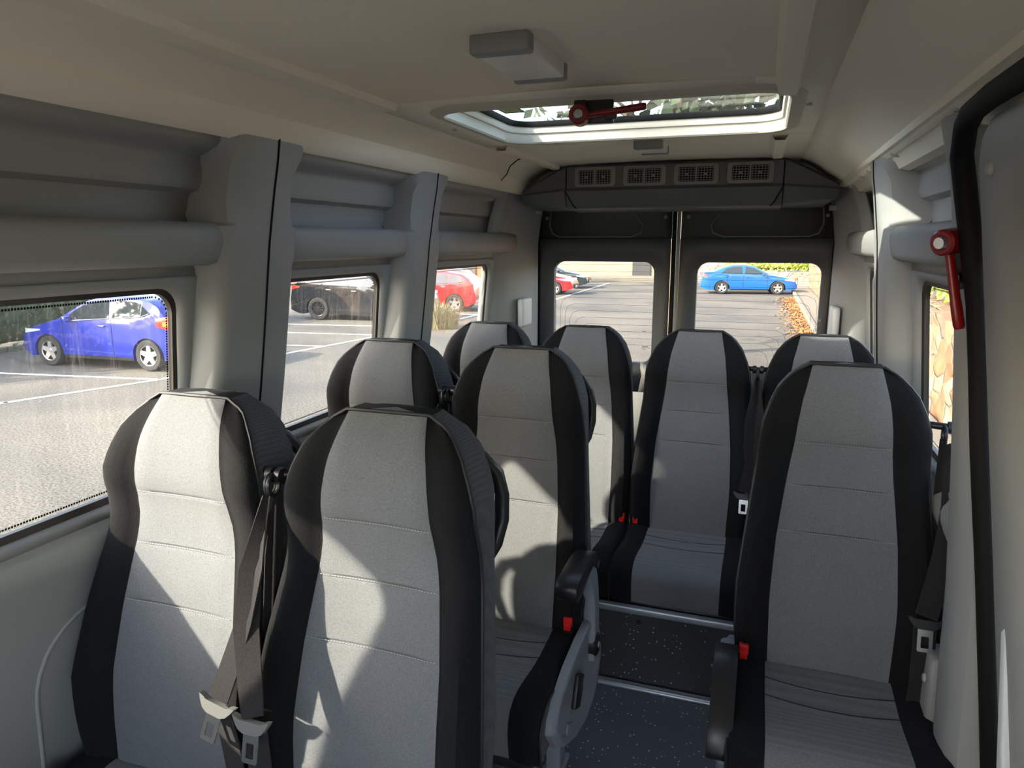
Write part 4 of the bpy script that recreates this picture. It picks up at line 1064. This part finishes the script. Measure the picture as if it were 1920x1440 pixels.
REDH = dict(paint='p_red', top=[(0, .50), (.06, .68), (.4, .84), (1.15, 1.0), (1.9, 1.37), (2.4, 1.48), (3.1, 1.47), (3.7, 1.38), (4.0, 1.20), (4.25, .95), (4.30, .55)],
    fw=.86, rw=3.51, wr=.32, W=.88, belt=[(0, .80), (1.2, .94), (3.6, 1.06), (4.3, 1.16)], windows=[(1.40, 2.40, .8, 30), (2.48, 3.25, 30, 8), (3.30, 3.85, 5, .8)], seams=[1.3, 2.44, 3.26], handles=[2.26, 3.1], handle_m='chrome', mirror=1.5,
    head=(.12, .66, .66, .78), tail=(3.85, 4.22, .86, 1.02), wind=(1.2, 2.0, .86), rear=(3.72, 4.06, .8), spokes=5, sw=.045, wtrim=True)
def V(P, **k): q = dict(P); q.update(k); return q
car((-11.32, 10.66), R(3), V(FIESTA, near=1), 'royal blue three-door hatchback parked beyond the first left window')
car((-13.74, 19.94), R(185), V(SUV, near=-1, ref=3.62), 'black car with dark wheels parked beyond the second left window')
car((-10.63, 23.95), R(6), V(REDH, near=1, ref=3.51), 'red hatchback with its tail to the right, beyond the third left window')
car((-12.4, 27.8), R(6), V(FIESTA, paint='p_silver', near=1, ref=3.29, amber=False), 'silver-blue car parked just behind the red hatchback')
car((-9.54, 33.5), R(182), V(REDH, near=-1, ref=.86), 'red car with only its nose showing at the left edge of the rear window')
car((-10.0, 38.3), R(184), V(SEDAN, paint='p_slate', near=-1, ref=.92), 'dark slate car parked behind the red nose in the rear window')
car((.70, 37.3), R(188), V(SEDAN, near=-1, ref=.92), 'bright blue sedan parked across the car park, seen through the right rear window')

# planting ----------------------------------------------------------
def leaves(mb, n, fn, size, seed=1):
    rnd = random.Random(seed)
    for _ in range(n):
        p, nn = fn(rnd); p = Vector(p); d = Vector((rnd.uniform(-1, 1), rnd.uniform(-1, 1), rnd.uniform(-1, 1))); d = (d + Vector(nn) * .6).normalized()
        a = d.orthogonal().normalized(); b_ = d.cross(a); s_ = size * rnd.uniform(.6, 1.3); a = a * s_; b_ = b_ * s_ * .6
        mb.add([p - a, p + b_, p + a, p - b_], [(0, 1, 2, 3)])
def hedge(name, c, d, m, n, size, label, seed):
    root = empty(name, (c[0], c[1], c[2] - d[2] / 2), label, 'hedge')
    rnd = random.Random(seed); mb = MB(); nx, nz = max(4, int(max(d[0], d[1]) / .5)), 6
    rr = []
    long_x = d[0] > d[1]
    for i in range(nx + 1):
        row = []
        for k in range(16):
            a = 2 * math.pi * k / 16; u = math.cos(a); v = math.sin(a); u = math.copysign(abs(u) ** .5, u); v = math.copysign(abs(v) ** .5, v)
            j = rnd.uniform(.86, 1.0) * (.9 if i not in (0, nx) else .6)
            if long_x: row.append(((i / nx - .5) * d[0], u * d[1] / 2 * j, d[2] / 2 + v * d[2] / 2 * j))
            else: row.append((u * d[0] / 2 * j, (i / nx - .5) * d[1], d[2] / 2 + v * d[2] / 2 * j))
        rr.append(row)
    mb.grid(rr, closed=True); mb.build('branch_mass', m, root)
    mb = MB()
    def fn(r):
        f = r.random(); x, y, z = (r.uniform(-.5, .5) for _ in range(3))
        if f < .3: z = .5; nn = (0, 0, 1)
        elif f < .65:
            if long_x: y = -.5; nn = (0, -1, 0)
            else: x = -.5; nn = (-1, 0, 0)
        else:
            if long_x: y = .5; nn = (0, 1, 0)
            else: x = .5; nn = (1, 0, 0)
        j = r.uniform(.88, 1.05)
        return ((x * d[0] * (1 if long_x else j), y * d[1] * (j if long_x else 1), d[2] / 2 + z * d[2] * j), nn)
    leaves(mb, n, fn, size, seed); o = mb.build('leaves', m, root, smooth=False, fix=False)
    return root
hedge('hedge', (-17.2, 12.5, GROUND + 1.15), (1.6, 13, 2.3), 'leaf_dark', 5200, .07, 'tall dark green hedge behind the royal blue hatchback', 3)
hedge('hedge', (1.0, 46.8, GROUND + 1.30), (6.6, 1.4, .95), 'leaf_bright', 2600, .09, 'sunlit yellow-green hedge above the stone wall behind the blue sedan', 5)
hedge('hedge', (3.3, 14.0, GROUND + 2.2), (1.2, 8, 1.2), 'leaf_bright', 1500, .08, 'green shrubs on top of the orange stone wall beyond the right windows', 7)
gr = MB(); rg = random.Random(9)
for _ in range(900):
    a_ = rg.uniform(0, 6.28); q_ = rg.random() ** .6 * .75; hh_ = rg.uniform(.45, .95) * (1 - .35 * q_); ln = rg.uniform(.05, .35); w_ = .010
    bx_, by_ = math.cos(a_) * q_, math.sin(a_) * q_ * .7; px_, py_ = math.cos(a_ + rg.uniform(-1, 1)), math.sin(a_ + rg.uniform(-1, 1))
    p0 = Vector((bx_, by_, 0)); p1 = p0 + Vector((px_ * ln * .4, py_ * ln * .4, hh_ * .6)); p2 = p0 + Vector((px_ * ln, py_ * ln, hh_)); sd = Vector((-py_, px_, 0)) * w_
    gr.add([p0 - sd, p0 + sd, p1 + sd, p1 - sd, p2], [(0, 1, 2, 3), (3, 2, 4)])
go = gr.build('grass_clump', 'leaf_olive', smooth=False, fix=False); go.location = (-9.2, 19.2, GROUND); tag(go, 'dry olive grass clump in front of the black car beyond the third left window', 'grass')
def tree(x, y, h, r, seed, label, cmin=.5, tr=.22):
    root = empty('tree', (x, y, GROUND), label, 'tree', 'trees beside the car park'); rnd = random.Random(seed)
    mb = MB(); mb.tube([(0, 0, 0), (.05, .04, h * .3), (.0, .1, h * .6), (.1, 0, h * .85)], [tr, tr * .86, tr * .55, .05], n=10)
    for k in range(7):
        a = rnd.uniform(0, 6.28); z = h * rnd.uniform(max(.35, cmin - .05), max(.7, cmin + .1)); mb.tube([(0, 0, z), (math.cos(a) * r * .4, math.sin(a) * r * .4, z + h * .12), (math.cos(a) * r * .8, math.sin(a) * r * .8, z + h * .2)], [.07, .045, .02], n=6)
    mb.build('trunk', 'bark', root)
    mb = MB(); cl = [Vector((rnd.uniform(-1, 1) * r * .7, rnd.uniform(-1, 1) * r * .7, h * rnd.uniform(cmin, .95))) for _ in range(16)]
    def fn(q):
        c = q.choice(cl); v = Vector((q.gauss(0, 1), q.gauss(0, 1), q.gauss(0, 1))).normalized(); return (c + v * r * .38 * q.uniform(.5, 1), v)
    leaves(mb, 4200, fn, .15, seed); mb.build('crown', 'leaf_dark', root, smooth=False, fix=False)
tree(6.2, 56.5, 6.5, 2.2, 11, 'leafy tree beyond the far hedge')
tree(-1.84, 16.0, 8.2, 3.4, 17, 'large leafy tree seen through the roof hatch')
tree(-6.0, -2.50, 12.0, 1.4, 19, 'slender tree added out of view to shade the second-row window seat', .78, .21)  # added unseen trunk, blocks sun from the second-row window seat
tree(-9.0, -4.19, 14.5, 1.5, 23, 'tallest slender tree, added out of view to shade the left corner seat of the rear bench', .78, .20)  # second added trunk, lined up with the sun to shade the rear corner seat
tree(-20.5, 5.0, 6.0, 2.4, 13, 'leafy tree standing at the left end of the dark hedge')

# dry leaves by the kerb
mb = MB(); rnd = random.Random(4)
def lf(r):
    y = r.uniform(9, 35.3); return ((1.40 - abs(r.gauss(0, .28)), y, GROUND + .012), (0, 0, 3))
leaves(mb, 4200, lf, .055, 4); o = mb.build('leaf_litter', 'litter', smooth=False, fix=False); tag(o, 'dry orange leaves lying along the kerb', 'leaf litter', kind='stuff')

# walls and building -------------------------------------------------
def bumpy_wall(name, c, d, m, label, seed, along='y'):
    rnd = random.Random(seed); mb = MB(); L_ = d[1] if along == 'y' else d[0]; n_ = int(L_ / .28); q = int(d[2] / .22) + 2; rr = []
    T = d[0] if along == 'y' else d[1]
    for i in range(n_ + 1):
        u = (i / n_ - .5) * L_; row = []
        hh = d[2] * (1 + rnd.uniform(-.04, .04))
        prof = [(-T / 2 + rnd.uniform(-.05, .05), hh * k / q) for k in range(q + 1)] + [(T / 2, hh), (T / 2, 0)]
        for v, z in prof: row.append((v, u, z) if along == 'y' else (u, v, z))
        rr.append(row)
    mb.grid(rr); mb.f += [tuple(range(len(rr[0]))), tuple(len(mb.v) - len(rr[0]) + k for k in reversed(range(len(rr[0]))))]; mb.mi += [0, 0]
    o = mb.build(name, m, smooth=False); o.location = (c[0], c[1], c[2]); return tag(o, label, 'wall', kind='thing')
bumpy_wall('stone_retaining_wall', (2.75, 24.5, GROUND), (.6, 39, 1.50), 'stone', 'orange stone retaining wall running along the footpath on the right', 2)
bumpy_wall('stone_garden_wall', (1.0, 45.6, GROUND), (6.4, .4, .78), 'stone_small', 'pale stone wall below the bright hedge behind the blue sedan', 6, 'x')
bumpy_wall('stone_pillar', (-3.15, 45.2, GROUND), (1.1, .7, 1.65), 'stone_small', 'pale rough stone pillar left of the bright hedge', 8, 'x')
bd = empty('building', (-9, 55, GROUND), 'cream rendered building with grey panel and dark doorway across the car park', 'building')
mb = MB(); mb.box((-1.0, .5, 2.6), (22, 1, 5.2), ch=.02); mb.build('wall', 'building', bd, smooth=False)
mb = MB(); mb.box((-2.3, -.06, 1.75), (5.2, .12, .62)); mb.build('panel', 'building_grey', bd, smooth=False)
mb = MB(); mb.box((.2, -.05, 1.25), (1.35, .14, 2.5)); mb.build('doorway', 'building_dark', bd, smooth=False)
mb = MB(); mb.box((1.05, -.30, 2.3), (1.1, .6, 1.3)); mb.build('brick_panel', 'brick', bd, smooth=False)
b2 = empty('building', (-20, 41, GROUND), 'orange brick building behind the red hatchback beyond the third left window', 'building')
mb = MB(); mb.box((0, 0, 2.5), (9, 2, 5), ch=.02); mb.build('wall', 'brick', b2, smooth=False)
mb = MB(); mb.box((2.9, -1.03, 1.6), (1.6, .1, 2.4)); mb.build('window', 'building_dark', b2, smooth=False)
hl = MB(); rr = []
rnd = random.Random(9)
for i in range(41):
    a = R(-100 + i * 5.2); rr.append([(math.cos(a + R(90)) * r_, 20 + math.sin(a + R(90)) * r_, z) for r_, z in ((85, GROUND - .5), (88, 2 + rnd.uniform(0, 3)), (92, -1))])
hl.grid(rr); o = hl.build('hills', 'leaf_dark', smooth=False); tag(o, kind='structure')
for o in list(COL.objects):
    if o.parent is None: o.location.z += EYE
